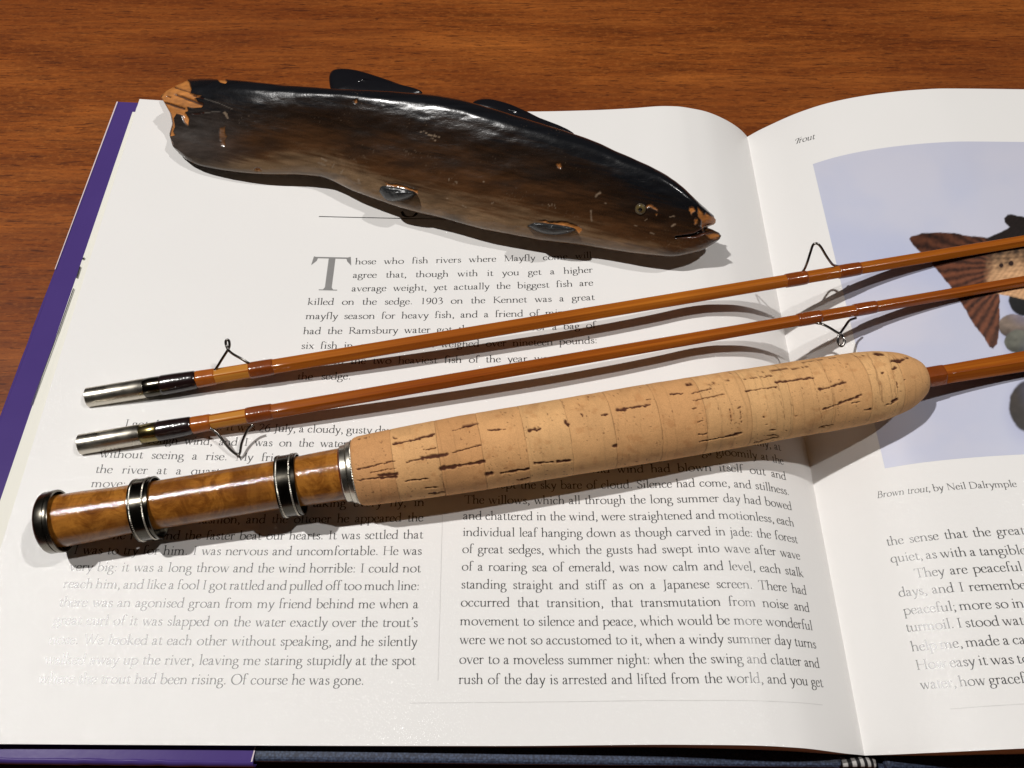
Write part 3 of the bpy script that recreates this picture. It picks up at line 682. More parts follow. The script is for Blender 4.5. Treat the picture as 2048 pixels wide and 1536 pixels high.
body = [(1975, 476), (2001, 465), (2019, 454), (2009, 445), (2008, 436), (2014, 429), (2024, 428), (2048, 434), (2120, 425), (2500, 420), (2900, 470), (2900, 640), (2500, 660), (2200, 632), (2080, 606), (1999, 588), (1960, 580), (1920, 540), (1925, 500)]
tail = [(1819, 477), (1822, 473), (1843, 467), (1872, 465), (1907, 466), (1929, 470), (1943, 472), (1975, 476), (2000, 500), (1999, 589), (1999, 651), (1995, 688), (1986, 697), (1979, 694), (1969, 676), (1948, 650), (1922, 605), (1902, 574), (1886, 555), (1863, 526), (1839, 503), (1826, 490)]
def softpoly(poly, r=1.3):
    d = np.full(wu.shape, 1e9); n = len(poly)
    for i in range(n): d = np.minimum(d, segd(wu, wv, *poly[i], *poly[(i + 1) % n])[0])
    return sstep(-r, r, np.where(inpoly(wu, wv, poly), d, -d))[..., None]
ib = softpoly(body); it = softpoly(tail)
ang = np.arctan2(wv - 530, 2030 - wu); str_ = .5 + .5 * np.sin(ang * 46 + 2.2 * fbm(U_ / 18, V_ / 18, 3, 4)); rad_ = np.hypot(wv - 530, wu - 2030)
dark, light = lin(46, 25, 19), lin(126, 74, 50); kk = np.clip(.12 + str_ * .6 + .5 * (fbm(U_ / 6, V_ / 6, 3, 9) - .5), 0, 1)[..., None]
ct = (dark * (1 - kk) + light * kk) * (1.0 - .45 * sstep(560, 470, wv))[..., None]
cp = cp * (1 - it) + ct * it
lat = .5 + .5 * np.sin((wu * .55 + wv * .9) / 2.6) * np.sin((wu * .5 - wv * 1.0) / 3.1); vb = sstep(480, 552, wv + .02 * (wu - 2000) + 34 * (fbm(U_ / 16, V_ / 8, 4, 15) - .5) - 16 * lat * (wv < 545)); cb = (lin(30, 22, 20) * (1 - vb[..., None]) + lin(205, 160, 118) * vb[..., None]) * (.62 + .6 * fbm(U_ / 9, V_ / 3, 4, 5) + .10 * np.sin((wu + .8 * wv) / 1.7))[..., None]
spots = np.zeros(AA.shape)
for (sx, sy, r) in ((2003, 530, 4.5), (2022, 527, 5.5), (2060, 512, 6), (2074, 538, 7), (2105, 510, 8), (2150, 540, 8), (2200, 505, 9), (2260, 536, 9), (2330, 515, 10)): spots = np.maximum(spots, 1 - sstep(r * .7, r * 1.2, np.hypot(wu - sx, wv - sy)))
cb = blend(cb, spots, lin(40, 22, 18)); sk = sstep(1965, 1992, wu + 8 * (fbm(U_ / 6, V_ / 6, 2, 3) - .5))
cp = cp * (1 - ib) + ib * (cb * sk[..., None] + (ct * it + cb * (1 - it)) * (1 - sk[..., None]))
obj('picture', V.reshape(-1, 3), gridfaces(len(A), nv), PRINT, pageR, col=cp.reshape(-1, 3))

# ================================================================== WOODEN FISH
ZC = .0158
ST = [((345, 166), (353, 308), .0072), ((367, 158.6), (374, 323), .0085), ((400, 157), (405, 333), .0094), ((432, 157.5), (440, 339), .0103), ((505, 163.5), (518, 347.5), .0112), ((593, 172), (590, 349), .0122), ((666, 177), (636, 353), .0130),
      ((750, 182), (708, 382), .0140), ((845, 187), (800, 415), .0147), ((914, 198), (885, 437), .0152), ((985, 217), (978, 461), .0154), ((1073, 244), (1073, 478.5), .0154), ((1169, 275), (1165, 491), .0150),
      ((1249, 310), (1233, 501), .0142), ((1312, 338), (1297, 509), .0128), ((1360, 370), (1344, 512), .0108), ((1395, 402), (1385, 505.5), .0084), ((1410, 415), (1407, 499), .0056), ((1420, 424.5), (1424, 488), .0034)]
ST = [(t_, b_, h_) for (t_, b_, _), h_ in zip(ST, (.0118, .0134, .0158, .0184, .0218, .0238, .0256, .0274, .0288, .0297, .0300, .0297, .0285, .0264, .0235, .0200, .0160, .0128, .0096))]
TW = np.array([P(*s[0])[:2] for s in ST]); BW = np.array([P(*s[1])[:2] for s in ST]); CT = np.array([s[2] for s in ST])
cum = np.concatenate([[0], np.cumsum(np.hypot(*np.diff((TW + BW) / 2, axis=0).T))]); cum /= cum[-1]
fT = [pchip(cum, TW[:, i]) for i in (0, 1)]; fB = [pchip(cum, BW[:, i]) for i in (0, 1)]; fC = pchip(cum, CT)
NS, NR = 620, 260
S = np.linspace(0, 1, NS)
TT = np.stack([f_(S) for f_ in fT], 1); BB = np.stack([f_(S) for f_ in fB], 1); hz = fC(S)
ANG = np.concatenate([np.linspace(-30, 200, 216, endpoint=False), np.linspace(200, 330, 44, endpoint=False)]) % 360; ANG = np.radians(ANG)
# cross-section: thick rounded back, flank sloping down to a thin belly, flat underside
SEC = np.array([(0, 1, .42), (18, .965, .63), (36, .86, .83), (54, .68, .95), (72, .44, .985), (90, .15, .905), (110, -.22, .73), (130, -.58, .53), (150, -.83, .35), (168, -.965, .215), (180, -1, .13), (195, -.96, .06), (215, -.8, .015), (240, -.4, 0), (270, .1, 0), (300, .6, .03), (325, .88, .12), (345, .985, .25), (360, 1, .42)])
ad = np.degrees(ANG); E3 = np.vstack([SEC[-4:-1] - (360, 0, 0), SEC, SEC[1:4] + (360, 0, 0)])
fy, fz = pchip(E3[:, 0], E3[:, 1]), pchip(E3[:, 0], E3[:, 2]); sy, sz = fy(ad), fz(ad)
midg = (TT + BB) / 2; Lg = np.hypot(*(TT - BB).T); dist = np.hypot(midg[:, 0] * .3, midg[:, 1]); ph = np.arctan2(H, dist); sp_, cp_ = np.sin(ph), np.cos(ph)
lo, hi = np.full(NS, 1e-4), np.full(NS, .06)
for _ in range(40):
    b_ = (lo + hi) / 2; q = b_[:, None] * sy[None] * sp_[:, None] + hz[:, None] * sz[None] * cp_[:, None]; big = (q.max(1) - q.min(1)) > Lg * sp_
    hi = np.where(big, b_, hi); lo = np.where(big, lo, b_)
q = b_[:, None] * sy[None] * sp_[:, None] + hz[:, None] * sz[None] * cp_[:, None]; tau = (q - q.min(1, keepdims=True)) / (q.max(1, keepdims=True) - q.min(1, keepdims=True))
rest = np.interp(midg[:, 0], [-.14, .085], [.0064, .0040]) + .0052 * sstep(.78, 1.0, S)      # the rigid body bridges the sagging page; the chin lifts off it
Z = hz[:, None] * sz[None] + rest[:, None]
Gx = BB[:, None, 0] + (TT - BB)[:, None, 0] * tau; Gy = BB[:, None, 1] + (TT - BB)[:, None, 1] * tau
X = Gx * (1 - Z / H); Y = Gy * (1 - Z / H); mid = midg
ca = sy
# ragged sawn tail end and jaw outline: push stations along the axis near both ends
tt_ = 1 - tau                                              # place across the outline as it is carved
tail_dx = np.interp(tt_, [0, .10, .2, .32, .45, .6, .75, .9, 1], [10, -14, -24, -16, -7, -4, -11, -6, 6]) * 1.0
nose_dx = np.interp(tt_, [0, .1, .2, .3, .4, .48, .55, .65, .75, .85, .95, 1], [0, 6, 10, 9, 4, -6, 3, 14, 18, 15, 8, 2])
e0 = (1 - sstep(0, .085, S))[:, None]; e1 = sstep(.965, 1, S)[:, None]
X = X + (e0 * tail_dx / 4950 + e1 * nose_dx / 5350)
# carving: mouth slit, chips
V = np.stack([X, Y, Z], -1); U_, V_ = px(V.reshape(-1, 3)); U_ = U_.reshape(X.shape); V_ = V_.reshape(X.shape)
vis = ((ad < 190) | (ad > 325))[None] & np.ones(X.shape, bool)
md, mt = segd(U_, V_, 1352, 474.5, 1392, 470); md2, mt2 = segd(U_, V_, 1392, 470, 1421, 455); mdist = np.minimum(md, md2)
mw = 1.6 + 2.6 * sstep(1350, 1425, U_)
slit = (1 - sstep(mw * .6, mw * 1.6, mdist)) * vis
dS = np.gradient(V, axis=0); dA = np.roll(V, -1, 1) - np.roll(V, 1, 1); nrm = np.cross(dA, dS); nrm /= np.linalg.norm(nrm, axis=-1, keepdims=True) + 1e-12
if nrm[NS // 2, np.argmin(np.abs(ad - 90)), 2] < 0: nrm = -nrm
wx = U_ + 7 * (fbm(U_ / 11, V_ / 7, 4, 21) - .5); wy = V_ + 7 * (fbm(U_ / 11, V_ / 7, 4, 31) - .5)
bare = np.zeros(X.shape)
def softin(x, y, poly, r=1.1):
    d = np.full(X.shape, 1e9); bx = np.array(poly); near = (x > bx[:, 0].min() - 20) & (x < bx[:, 0].max() + 20) & (y > bx[:, 1].min() - 20) & (y < bx[:, 1].max() + 20); xx, yy = x[near], y[near]; dd = np.full(xx.shape, 1e9)
    for i in range(len(poly)): dd = np.minimum(dd, segd(xx, yy, *poly[i], *poly[(i + 1) % len(poly)])[0])
    out = np.zeros(X.shape); out[near] = sstep(-r, r, np.where(inpoly(xx, yy, poly), dd, -dd)); return out
tailpatch = [(310, 150), (366, 150), (377, 162), (382, 176), (379, 186), (390, 189), (402, 191), (388, 196), (396, 203), (405, 209), (403, 214), (388, 215), (374, 213), (376, 220), (369, 224), (377, 238), (375, 250), (368, 243), (364, 230), (352, 226), (346, 236), (349, 252), (345, 262), (349, 270), (342, 272), (310, 270)]
bare = np.maximum(bare, softin(U_ + .35 * (wx - U_), V_ + .35 * (wy - V_), tailpatch))
for pl in ([(330, 278), (344, 284), (347, 296), (358, 308), (372, 320), (396, 331), (380, 334), (350, 322), (330, 300)],
           [(432, 154), (446, 156), (452, 161), (450, 167), (440, 163)],
           [(440, 256), (451, 256), (452, 272), (449, 292), (444, 291), (441, 280)],
           [(509, 337), (518, 337), (523, 341), (511, 342)], [(707, 201), (711, 199), (714, 203), (710, 207)],
           [(1114, 329), (1121, 326), (1124, 331), (1120, 337), (1117, 335)],
           [(1379, 417), (1388, 414), (1390, 424), (1384, 430), (1379, 424)], [(1387, 440), (1395, 436), (1396, 446), (1390, 449)],
           [(1397, 415), (1403, 421), (1410, 431), (1413, 424), (1420, 428), (1436, 436), (1430, 452), (1408, 457), (1403, 452), (1404, 444), (1398, 434), (1396, 424)],
           [(1411, 470), (1424, 464), (1432, 464), (1442, 470), (1436, 480), (1422, 480), (1417, 474)],
           [(1293, 410), (1301, 408), (1312, 415), (1315, 421), (1310, 420), (1300, 413), (1294, 416)], [(1309, 426), (1315, 428), (1313, 432)],
           [(768, 366), (800, 371), (834, 381), (836, 386), (820, 382), (774, 371)], [(1074, 441), (1120, 443), (1150, 449), (1166, 456), (1158, 468), (1150, 457), (1100, 447)]):
    bare = np.maximum(bare, softin(wx, wy, pl) * (.55 if pl[0] == (440, 256) else 1))
bare = bare * (vis | (S[:, None] < .02))
cut = np.zeros(X.shape)
for (x1, y1, x2, y2, w_) in ((350, 188, 404, 209, 2.6), (329, 205, 366, 217, 2.2), (345, 170, 379, 183, 1.3), (332, 190, 339, 194, 1.3), (384, 190, 438, 206, 1.0), (438, 206, 466, 219, .9), (378, 229, 442, 222, .9), (1140, 150, 1141, 151, 0.1)):
    d_, t_ = segd(U_ + .3 * (wx - U_), V_ + .3 * (wy - V_), x1, y1, x2, y2); cut = np.maximum(cut, (1 - sstep(w_ * .6, w_ * 1.3, d_)) * vis)
V = V - nrm * (.0016 * slit + .00045 * bare + .0006 * cut * (U_ < 405))[..., None]
V = V + nrm * (.00045 * (fbm(U_ / 60, V_ / 26, 3, 41) - .5))[..., None]
# paint, by place around the section: black back, brown flank, tan belly
RU = U_ * .974 + V_ * .225; RV = V_ * .974 - U_ * .225
al = np.degrees(ANG)[None] + 22 * (fbm(RU / 80, RV / 18, 4, 51) - .5) + 26 * (fbm(RU / 46, RV / 3.2, 4, 57) - .5)
al = np.where(np.degrees(ANG)[None] > 315, (360 - np.degrees(ANG)[None]) * .3, al)
back, brown, warm, belly = np.array((.0060, .0066, .0085)), np.array((.017, .0085, .0045)), np.array((.068, .029, .011)), np.array((.20, .125, .068))
headk = sstep(.70, .9, S)[:, None] * 16; tailk = (1 - sstep(.0, .25, S))[:, None] * 14
al2 = al - headk - tailk
c = blend(np.broadcast_to(back, X.shape + (3,)), sstep(76, 100, al2), brown); c = blend(c, sstep(98, 140, al2), warm); c = blend(c, sstep(138, 168, al2), belly)
c = blend(c, (1 - sstep(.05, .16, S))[:, None] * sstep(90, 130, al) * .75, (.05, .045, .042))
c = blend(c, sstep(.45, .85, fbm(U_ / 90, V_ / 22, 4, 61)) * sstep(70, 110, al) * .55, (.014, .010, .008))
scr = np.zeros(X.shape)
for (x1, y1, x2, y2, w_) in ((645, 316, 652, 320, 2.2), (637, 325, 650, 331, 2.2), (664, 335, 668, 328, 1.5), (679, 346, 685, 340, 1.6), (718, 362, 719, 367, 2.4), (837, 262, 878, 274, 1.1), (450, 225, 455, 234, 3), (860, 275, 870, 280, 1), (1095, 408, 1098, 414, .9), (1103, 408, 1104, 415, .9), (1110, 408, 1112, 415, .9),
        (897, 357, 899, 360, 1.3), (910, 365, 914, 367, 1.2), (966, 363, 969, 366, 1.3), (984, 407, 988, 405, 1.2), (925, 412, 932, 414, 1), (893, 396, 896, 398, 1), (1208, 405, 1210, 407, 1.2), (1192, 393, 1200, 385, 3), (1182, 420, 1184, 440, 2), (1340, 436, 1348, 434, 1.4), (1342, 452, 1348, 449, 1.6), (1268, 452, 1274, 453, 1.2), (1300, 464, 1310, 466, 1.6), (1290, 440, 1296, 438, 1), (1042, 470, 1050, 472, 2.2)):
    d_, t_ = segd(wx, wy, x1, y1, x2, y2); scr = np.maximum(scr, 1 - sstep(w_ * .5, w_ * 1.2, d_))
spk = sstep(.86, .93, vnoise(U_ / 2.6, V_ / 1.8, 71)) * sstep(.60, .78, fbm(U_ / 60, V_ / 40, 2, 77)); scr = np.maximum(scr, spk * .3)
c = blend(c, scr * vis * .75, (.26, .19, .13))
rawc = np.array((.44, .165, .034)) * (.65 + .7 * fbm(U_ / 7, V_ / 3, 4, 81))[..., None]
c = c * (1 - bare[..., None]) + rawc * bare[..., None]
c = c * (1 - .6 * (4 * bare * (1 - bare)))[..., None]
c = blend(c, cut * np.where(U_ > 408, 0, .92), (.035, .008, .003)); c = blend(c, np.where(U_ > 408, cut * .5, 0), (.15, .13, .11))
c = blend(c, slit, (.010, .004, .003)); lipm = (1 - sstep(4, 10, mdist)) * (V_ > 455) * (1 - slit) * vis * sstep(1350, 1385, U_) * (bare < .5); c = blend(c, lipm * .7, (.085, .028, .018))
fish = thing('wooden_fish', 'carved and painted wooden fish with dark back and chipped tail', 'carving', Matrix.Translation((float(mid[NS // 2, 0]), float(mid[NS // 2, 1]), .0)))
N = NS * NR; e_a, e_b = V[0].mean(0) + (.0016, 0, 0), V[-1].mean(0) - (.0040, 0, 0)
VV = np.concatenate([V.reshape(-1, 3), [e_a], [e_b]]); CV = np.concatenate([np.concatenate([c, 1 - bare[..., None]], -1).reshape(-1, 4), [[.38, .15, .035, 0]], [[.3, .12, .03, 0]]])
F = [tuple(q) for q in gridfaces(NS, NR, True)[:, ::-1]]
for j in range(NR): F.append((N, (j + 1) % NR, j)); F.append((N + 1, (NS - 1) * NR + j, (NS - 1) * NR + (j + 1) % NR))
fb = obj('body', VV, F, FISH, fish, col=CV)
bvh = BVHTree.FromPolygons([tuple(v) for v in VV], F)
def on_fish(u, v):
    d = Vector(ray(u, v)).normalized(); h = bvh.ray_cast(Vector(CC), d); return np.array(h[0]), np.array(h[1])
def plate(name, out, z, th, mat, tilt=0.0, n=9, spine=None):
    """a carved fin: rounded plate with a thick root, outline in the fish's own plane"""
    q = catmull(out + [out[0]], 7)[:-1]; q = np.array([P(a, b, z)[:2] for a, b in q]); ctr = q.mean(0); V = []; K = 8
    for r in [.02] + list(np.sin(np.linspace(0, math.pi / 2, K))[1:]):
        hgt = th * math.sqrt(max(0, 1 - r ** 3.2))
        for s in q: V.append((*(ctr + (s - ctr) * r), hgt))
    m = len(q); V = np.array(V); n_ = K
    yr = (V[:, 1] - q[:, 1].min()) * tilt
    top = V.copy(); top[:, 2] = z + V[:, 2] + yr; bot = V.copy(); bot[:, 2] = z - V[:, 2] + yr
    A_ = np.vstack([top, bot]); F = [tuple(f) for f in gridfaces(n_, m, True)] + [tuple(f[::-1]) for f in gridfaces(n_, m, True, n_ * m)]
    F.append(tuple(range(m))[::-1]); F.append(tuple(range(n_ * m, n_ * m + m)))
    return obj(name, A_, F, mat, fish)
plate('adipose_fin', [(664, 190), (659, 168), (659, 150), (668, 141), (690, 139.5), (722, 145), (770, 160), (815, 176), (845, 186), (800, 200), (720, 200)], .0165, .0022, FIN)
plate('dorsal_fin', [(944, 212), (946, 205), (958, 200.5), (978, 200.5), (1014, 210), (1054, 227), (1092, 246), (1118, 256), (1150, 272), (1100, 285), (1000, 245)], .0190, .0024, FIN)
def side_fin(name, out, tipd, lift, mat):
    base = [on_fish(u, v) for u, v in out]; q = np.array([b[0] for b in base]); nn = np.mean([b[1] for b in base], 0); nn /= np.linalg.norm(nn); ctr = q.mean(0); V = []; m = len(q)
    d = np.array(tipd, float); d /= np.linalg.norm(d)
    for r, hh in ((1.0, -.0012), (1.0, .0006), (.96, .55), (.86, .86), (.6, 1.0), (.25, 1.03), (.02, 1.04)):
        for i_, s in enumerate(q):
            h_ = hh if abs(hh) < .01 else hh * lift; V.append(ctr + (s - ctr) * r + d * h_ + nn * 0)
    F = [tuple(f) for f in gridfaces(7, m, True)] + [tuple(range(6 * m, 7 * m))]
    o = obj(name, np.array(V), F, mat, fish); return o
def outl(pts): return [tuple(p) for p in catmull(pts + [pts[0]], 4)[:-1]]
side_fin('pelvic_fin', outl([(760, 384), (766, 373), (790, 375), (815, 379), (833, 386), (824, 395), (800, 402), (775, 401)]), (-.05, -.45, .60), .0050, FIN_GREY)
side_fin('pectoral_fin', outl([(1054, 452), (1068, 446), (1092, 447), (1122, 451), (1152, 458), (1138, 466), (1108, 470), (1076, 464)]), (-.05, -.45, .60), .0050, FIN_GREY)
# glass eye
ep, en = on_fish(1281, 418)
def dome(name, c, n, r, hh, mat, parent, rings=8, seg=28):
    n = np.array(n) / np.linalg.norm(n); a = np.cross(n, (1, 0, 0)); a /= np.linalg.norm(a); b = np.cross(n, a); V = []
    for k in range(rings):
        t_ = math.pi / 2 * k / rings
        for j in range(seg): V.append(c + (a * math.cos(2 * math.pi * j / seg) + b * math.sin(2 * math.pi * j / seg)) * r * math.cos(t_) + n * hh * math.sin(t_))
    V.append(c + n * hh); m = rings * seg
    F = [tuple(f) for f in gridfaces(rings, seg, True)] + [(m, (rings - 1) * seg + j, (rings - 1) * seg + (j + 1) % seg) for j in range(seg)]
    return obj(name, np.array(V), F, mat, parent)
def ringt(name, c, n, r, rt, mat, parent, seg=36, mm=8):
    n = np.array(n) / np.linalg.norm(n); a = np.cross(n, (1, 0, 0)); a /= np.linalg.norm(a); b = np.cross(n, a); V = []
    for j in range(seg):
        d = a * math.cos(2 * math.pi * j / seg) + b * math.sin(2 * math.pi * j / seg)
        for k in range(mm): V.append(c + d * (r + rt * math.cos(2 * math.pi * k / mm)) + n * rt * math.sin(2 * math.pi * k / mm))
    V = np.array(V); F = np.vstack([gridfaces(seg, mm, True), np.array([[(seg - 1) * mm + k, k, (k + 1) % mm, (seg - 1) * mm + (k + 1) % mm] for k in range(mm)])])
    return obj(name, V, F, mat, parent)
rE = 9.6 / ppm(ep)
eye = dome('eye', ep + en * .0001, en, rE, rE * .5, EYE, fish)
dome('pupil', ep + en * (.0001 + rE * .30) + (0, -.0001, 0), en, rE * .46, rE * .34, BLACK, eye)
ringt('eye_ring', ep + en * .0002, en, rE * 1.02, rE * .13, M_plain('worn eye rim', (.075, .055, .03), .3), eye)

# ================================================================== RODS
class Axis:
    def __init__(s, a, za, b, zb):
        s.A = P(*a, za); s.B = P(*b, zb); s.d = (s.B - s.A); s.L = np.linalg.norm(s.d); s.d /= s.L
        yv = np.cross((0, 0, 1.0), s.d); yv /= np.linalg.norm(yv); zv = np.cross(s.d, yv)
        s.M = Matrix(((s.d[0], yv[0], zv[0], s.A[0]), (s.d[1], yv[1], zv[1], s.A[1]), (s.d[2], yv[2], zv[2], s.A[2]), (0, 0, 0, 1))); s.Mi = np.array(s.M.inverted())
    def x(s, u):                                             # local position whose picture column is u
        lo, hi = -.1, s.L + .3
        for _ in range(50):
            m = (lo + hi) / 2
            if px(s.A + s.d * m)[0] < u: lo = m
            else: hi = m
        return lo
    def r(s, u, hp): return hp / ppm(s.A + s.d * s.x(u))      # half height in px -> radius
    def loc(s, p): p = np.asarray(p, float); return p @ s.Mi[:3, :3].T + s.Mi[:3, 3]
def lathe(name, ax, prof, mat, parent, seg=64, sect=None, smooth=True, caps=True, off=(0, 0), split=True):
    V = []; n = len(prof); th = np.linspace(0, 2 * math.pi, seg, endpoint=False) if sect is None else np.array([a for a, _ in sect])
    k = np.ones(len(th)) if sect is None else np.array([q for _, q in sect]); seg = len(th)
    for x, r in prof: V.append(np.stack([np.full(seg, x), -np.sin(th) * r * k + off[0], np.cos(th) * r * k + off[1]], 1))
    V = np.concatenate(V); F = [tuple(f) for f in gridfaces(n, seg, True)]
    if caps: F.append(tuple(range(seg))); F.append(tuple(range((n - 1) * seg, n * seg))[::-1])
    o = obj(name, V, F, mat, parent, smooth=smooth, local=True)
    if smooth and split: o.modifiers.new('crisp', 'EDGE_SPLIT').split_angle = math.radians(38)
    return o
def hexsect(rho=.22, off=0., n=5):
    out = []
    for k in range(6):
        c = (1 - rho) / math.cos(math.radians(30)); ca_ = math.radians(60 * k + 30 + off)
        for nn in np.linspace(60 * k, 60 * k + 60, n):
            a = math.radians(nn + off); x_, y_ = c * math.cos(ca_) + rho * math.cos(a), c * math.sin(ca_) + rho * math.sin(a); out.append((math.atan2(y_, x_), math.hypot(x_, y_) * .95))
    return out
def roundhex(f=.5, n=72, off=0.):
    out = []
    for i in range(n):
        a = 2 * math.pi * i / n; q = ((math.degrees(a) - off + 30) % 60) - 30; h = 1 / math.cos(math.radians(q)); out.append((a, (1 + (h - 1) * f) * .99))
    return out
def shaft(ax, pts, mat, parent, sect):
    us = np.array([p[0] for p in pts]); hs = np.array([p[1] for p in pts])
    prof = [(ax.x(u), ax.r(u, h)) for u, h in zip(us, hs)]
    return lathe('cane_shaft', ax, prof, mat, parent, sect=sect, smooth=True, split=False)
def wrapseg(name, ax, u0, u1, h0, h1, mat, parent, hump=0., sect=None, e=.0004):
    x0, x1 = ax.x(u0), ax.x(u1); r0, r1 = ax.r(u0, h0), ax.r(u1, h1); prof = []
    for t in np.linspace(0, 1, 26):
        r = r0 + (r1 - r0) * t; b = min(1, min(t, 1 - t) / .08); prof.append((x0 + (x1 - x0) * t, r * (1 + hump * math.sin(math.pi * t)) - e * .8 * (1 - math.sqrt(max(0, 1 - (1 - b) ** 2)))))
    return lathe(name, ax, prof, mat, parent, sect=sect or hexsect(.6, 0, 9))
def tube(name, ax, pts, r, mat, parent, n=6, seg=10, smoothpts=True):
    p = np.array([ax.loc(q) for q in pts]); p = catmull(p, n) if smoothpts else p; V = []; up = np.array((.31, .17, .93))
    t = np.gradient(p, axis=0); t /= np.linalg.norm(t, axis=1)[:, None]; a = np.cross(t[0], up)
    for i in range(len(p)):
        a = a - t[i] * (a @ t[i]); a /= np.linalg.norm(a); b = np.cross(t[i], a)
        for j in range(seg): V.append(p[i] + r * (a * math.cos(2 * math.pi * j / seg) + b * math.sin(2 * math.pi * j / seg)))
    F = [tuple(f) for f in gridfaces(len(p), seg, True)] + [tuple(range(seg)), tuple(range((len(p) - 1) * seg, len(p) * seg))[::-1]]
    return obj(name, np.array(V), F, mat, parent, local=True)
def guide(ax, pts, parent, r=.00042):
    return tube('snake_guide', ax, [P(u, v, z) for u, v, z in pts], r, WIRE, parent)
GRP = 'split cane rod tip sections lying across the open pages'
# --- upper tip section
ax = Axis((176, 795.5), .0062, (2048, 482), .0128)
rod1 = thing('rod_section', 'thin split cane rod section lying nearest the wooden fish', 'fishing rod', ax.M, GRP)
R = lambda u, h: ax.r(u, h)
x0, x1 = ax.x(176), ax.x(291)
lathe('ferrule', ax, [(x0, R(176, 19.0)), (x0 + .0002, R(176, 20.2)), (x1 - .0002, R(290, 20.2)), (x1, R(290, 19.6))], SILVER, rod1)
x2 = ax.x(327)
lathe('ferrule_shoulder', ax, [(x1, R(290, 19.0)), (x1 + .0002, R(292, 19.8)), (x1 + .0022, R(310, 20.0)), (x2, R(327, 19.4))], OXIDE, rod1)
wrapseg('ferrule_wrap', ax, 322, 394, 20.8, 18.6, THREAD_K, rod1, .02, roundhex(.1))
wrapseg('thread_wrap', ax, 394, 433, 18.2, 17.4, THREAD_L, rod1)
wrapseg('clear_wrap', ax, 432, 500, 16.4, 16.0, BAMBOO_G, rod1, 0, hexsect(.5, 0, 9), 0)
wrapseg('thread_wrap', ax, 499, 549, 17.4, 16.9, THREAD, rod1, .02)
shaft(ax, [(330, 16.2), (588, 15.3), (1000, 14.4), (1500, 13.2), (2048, 11.6), (2600, 9.5)], BAMBOO, rod1, hexsect())
wrapseg('thread_wrap', ax, 1570, 1613, 14.6, 14.4, THREAD, rod1, .03); wrapseg('thread_wrap', ax, 1676, 1720, 14.2, 13.6, THREAD, rod1, .03)
zz = .0098
guide(ax, [(424, 744, zz - .002), (432, 737, zz), (444, 718, zz + .002), (455.5, 700, zz + .004), (459, 691, zz + .0048), (458, 682, zz + .0056), (454.5, 679.5, zz + .006), (451.5, 683, zz + .0056), (452.5, 691, zz + .005), (457, 700, zz + .0044), (466, 708, zz + .003), (482, 717, zz + .0014), (497, 726, zz), (508, 729, zz - .002)], rod1)
zz = .0128
guide(ax, [(1596, 552, zz - .002), (1607, 541, zz), (1614, 526, zz + .003), (1621, 504, zz + .006), (1626, 490, zz + .008), (1633, 487, zz + .0086), (1641, 493, zz + .008), (1652, 511, zz + .0055), (1661, 524, zz + .003), (1668, 530.5, zz + .0008), (1684, 533, zz - .002)], rod1)
# --- lower tip section
ax = Axis((161, 889.5), .0062, (2048, 562), .0128)
rod2 = thing('rod_section', 'thin split cane rod section lying in the middle between the other two', 'fishing rod', ax.M, GRP)
x0, x1 = ax.x(161), ax.x(283)
lathe('ferrule', ax, [(x0, R(161, 19.8)), (x0 + .0002, R(161, 21.2)), (x1 - .0002, R(282, 20.6)), (x1, R(282, 20.0))], SILVER, rod2)
x2 = ax.x(318)
lathe('ferrule_shoulder', ax, [(x1, R(283, 18.6)), (x1 + .0002, R(284, 19.6)), (x2 - .0003, R(310, 19.6)), (x2, R(318, 19))], BRASS, rod2)
wrapseg('ferrule_wrap', ax, 314, 385, 20.4, 18.4, THREAD_K, rod2, .02, roundhex(.1))
wrapseg('thread_wrap', ax, 385, 424, 18.2, 17.6, THREAD_L, rod2)
wrapseg('clear_wrap', ax, 423, 494, 16.2, 16.0, BAMBOO_G, rod2, 0, hexsect(.5, 0, 9), 0)
wrapseg('thread_wrap', ax, 493, 547, 17.4, 16.8, THREAD, rod2, .02)
shaft(ax, [(330, 16.0), (588, 15.3), (1000, 14.0), (1500, 12.4), (2048, 10.9), (2600, 9)], BAMBOO2, rod2, hexsect(.22, 3))
wrapseg('thread_wrap', ax, 1594, 1641, 14.2, 13.8, THREAD, rod2, .03); wrapseg('thread_wrap', ax, 1707, 1752, 13.6, 13.0, THREAD, rod2, .03)
zz = .0078
guide(ax, [(420, 856, zz), (431, 863, zz - .001), (442, 876, zz - .002), (456, 894, zz - .003), (468, 905.5, zz - .0038), (476, 909.5, zz - .0042), (480, 905, zz - .004), (483, 888, zz - .003), (489, 872, zz - .002), (497, 857, zz - .0008), (506, 849, zz)], rod2)
zz = .0112
guide(ax, [(1632, 646, zz), (1645, 648.5, zz), (1660, 656, zz + .001), (1672, 663.5, zz + .002), (1680.5, 668.5, zz + .0026), (1687, 675, zz + .003), (1689, 684, zz + .0026), (1685, 691.5, zz + .002), (1679.5, 691, zz + .0018), (1675.5, 683, zz + .0022), (1676.5, 674, zz + .0028), (1681, 666, zz + .0032), (1690, 653, zz + .002), (1699, 641, zz + .0006), (1712, 636, zz)], rod2)
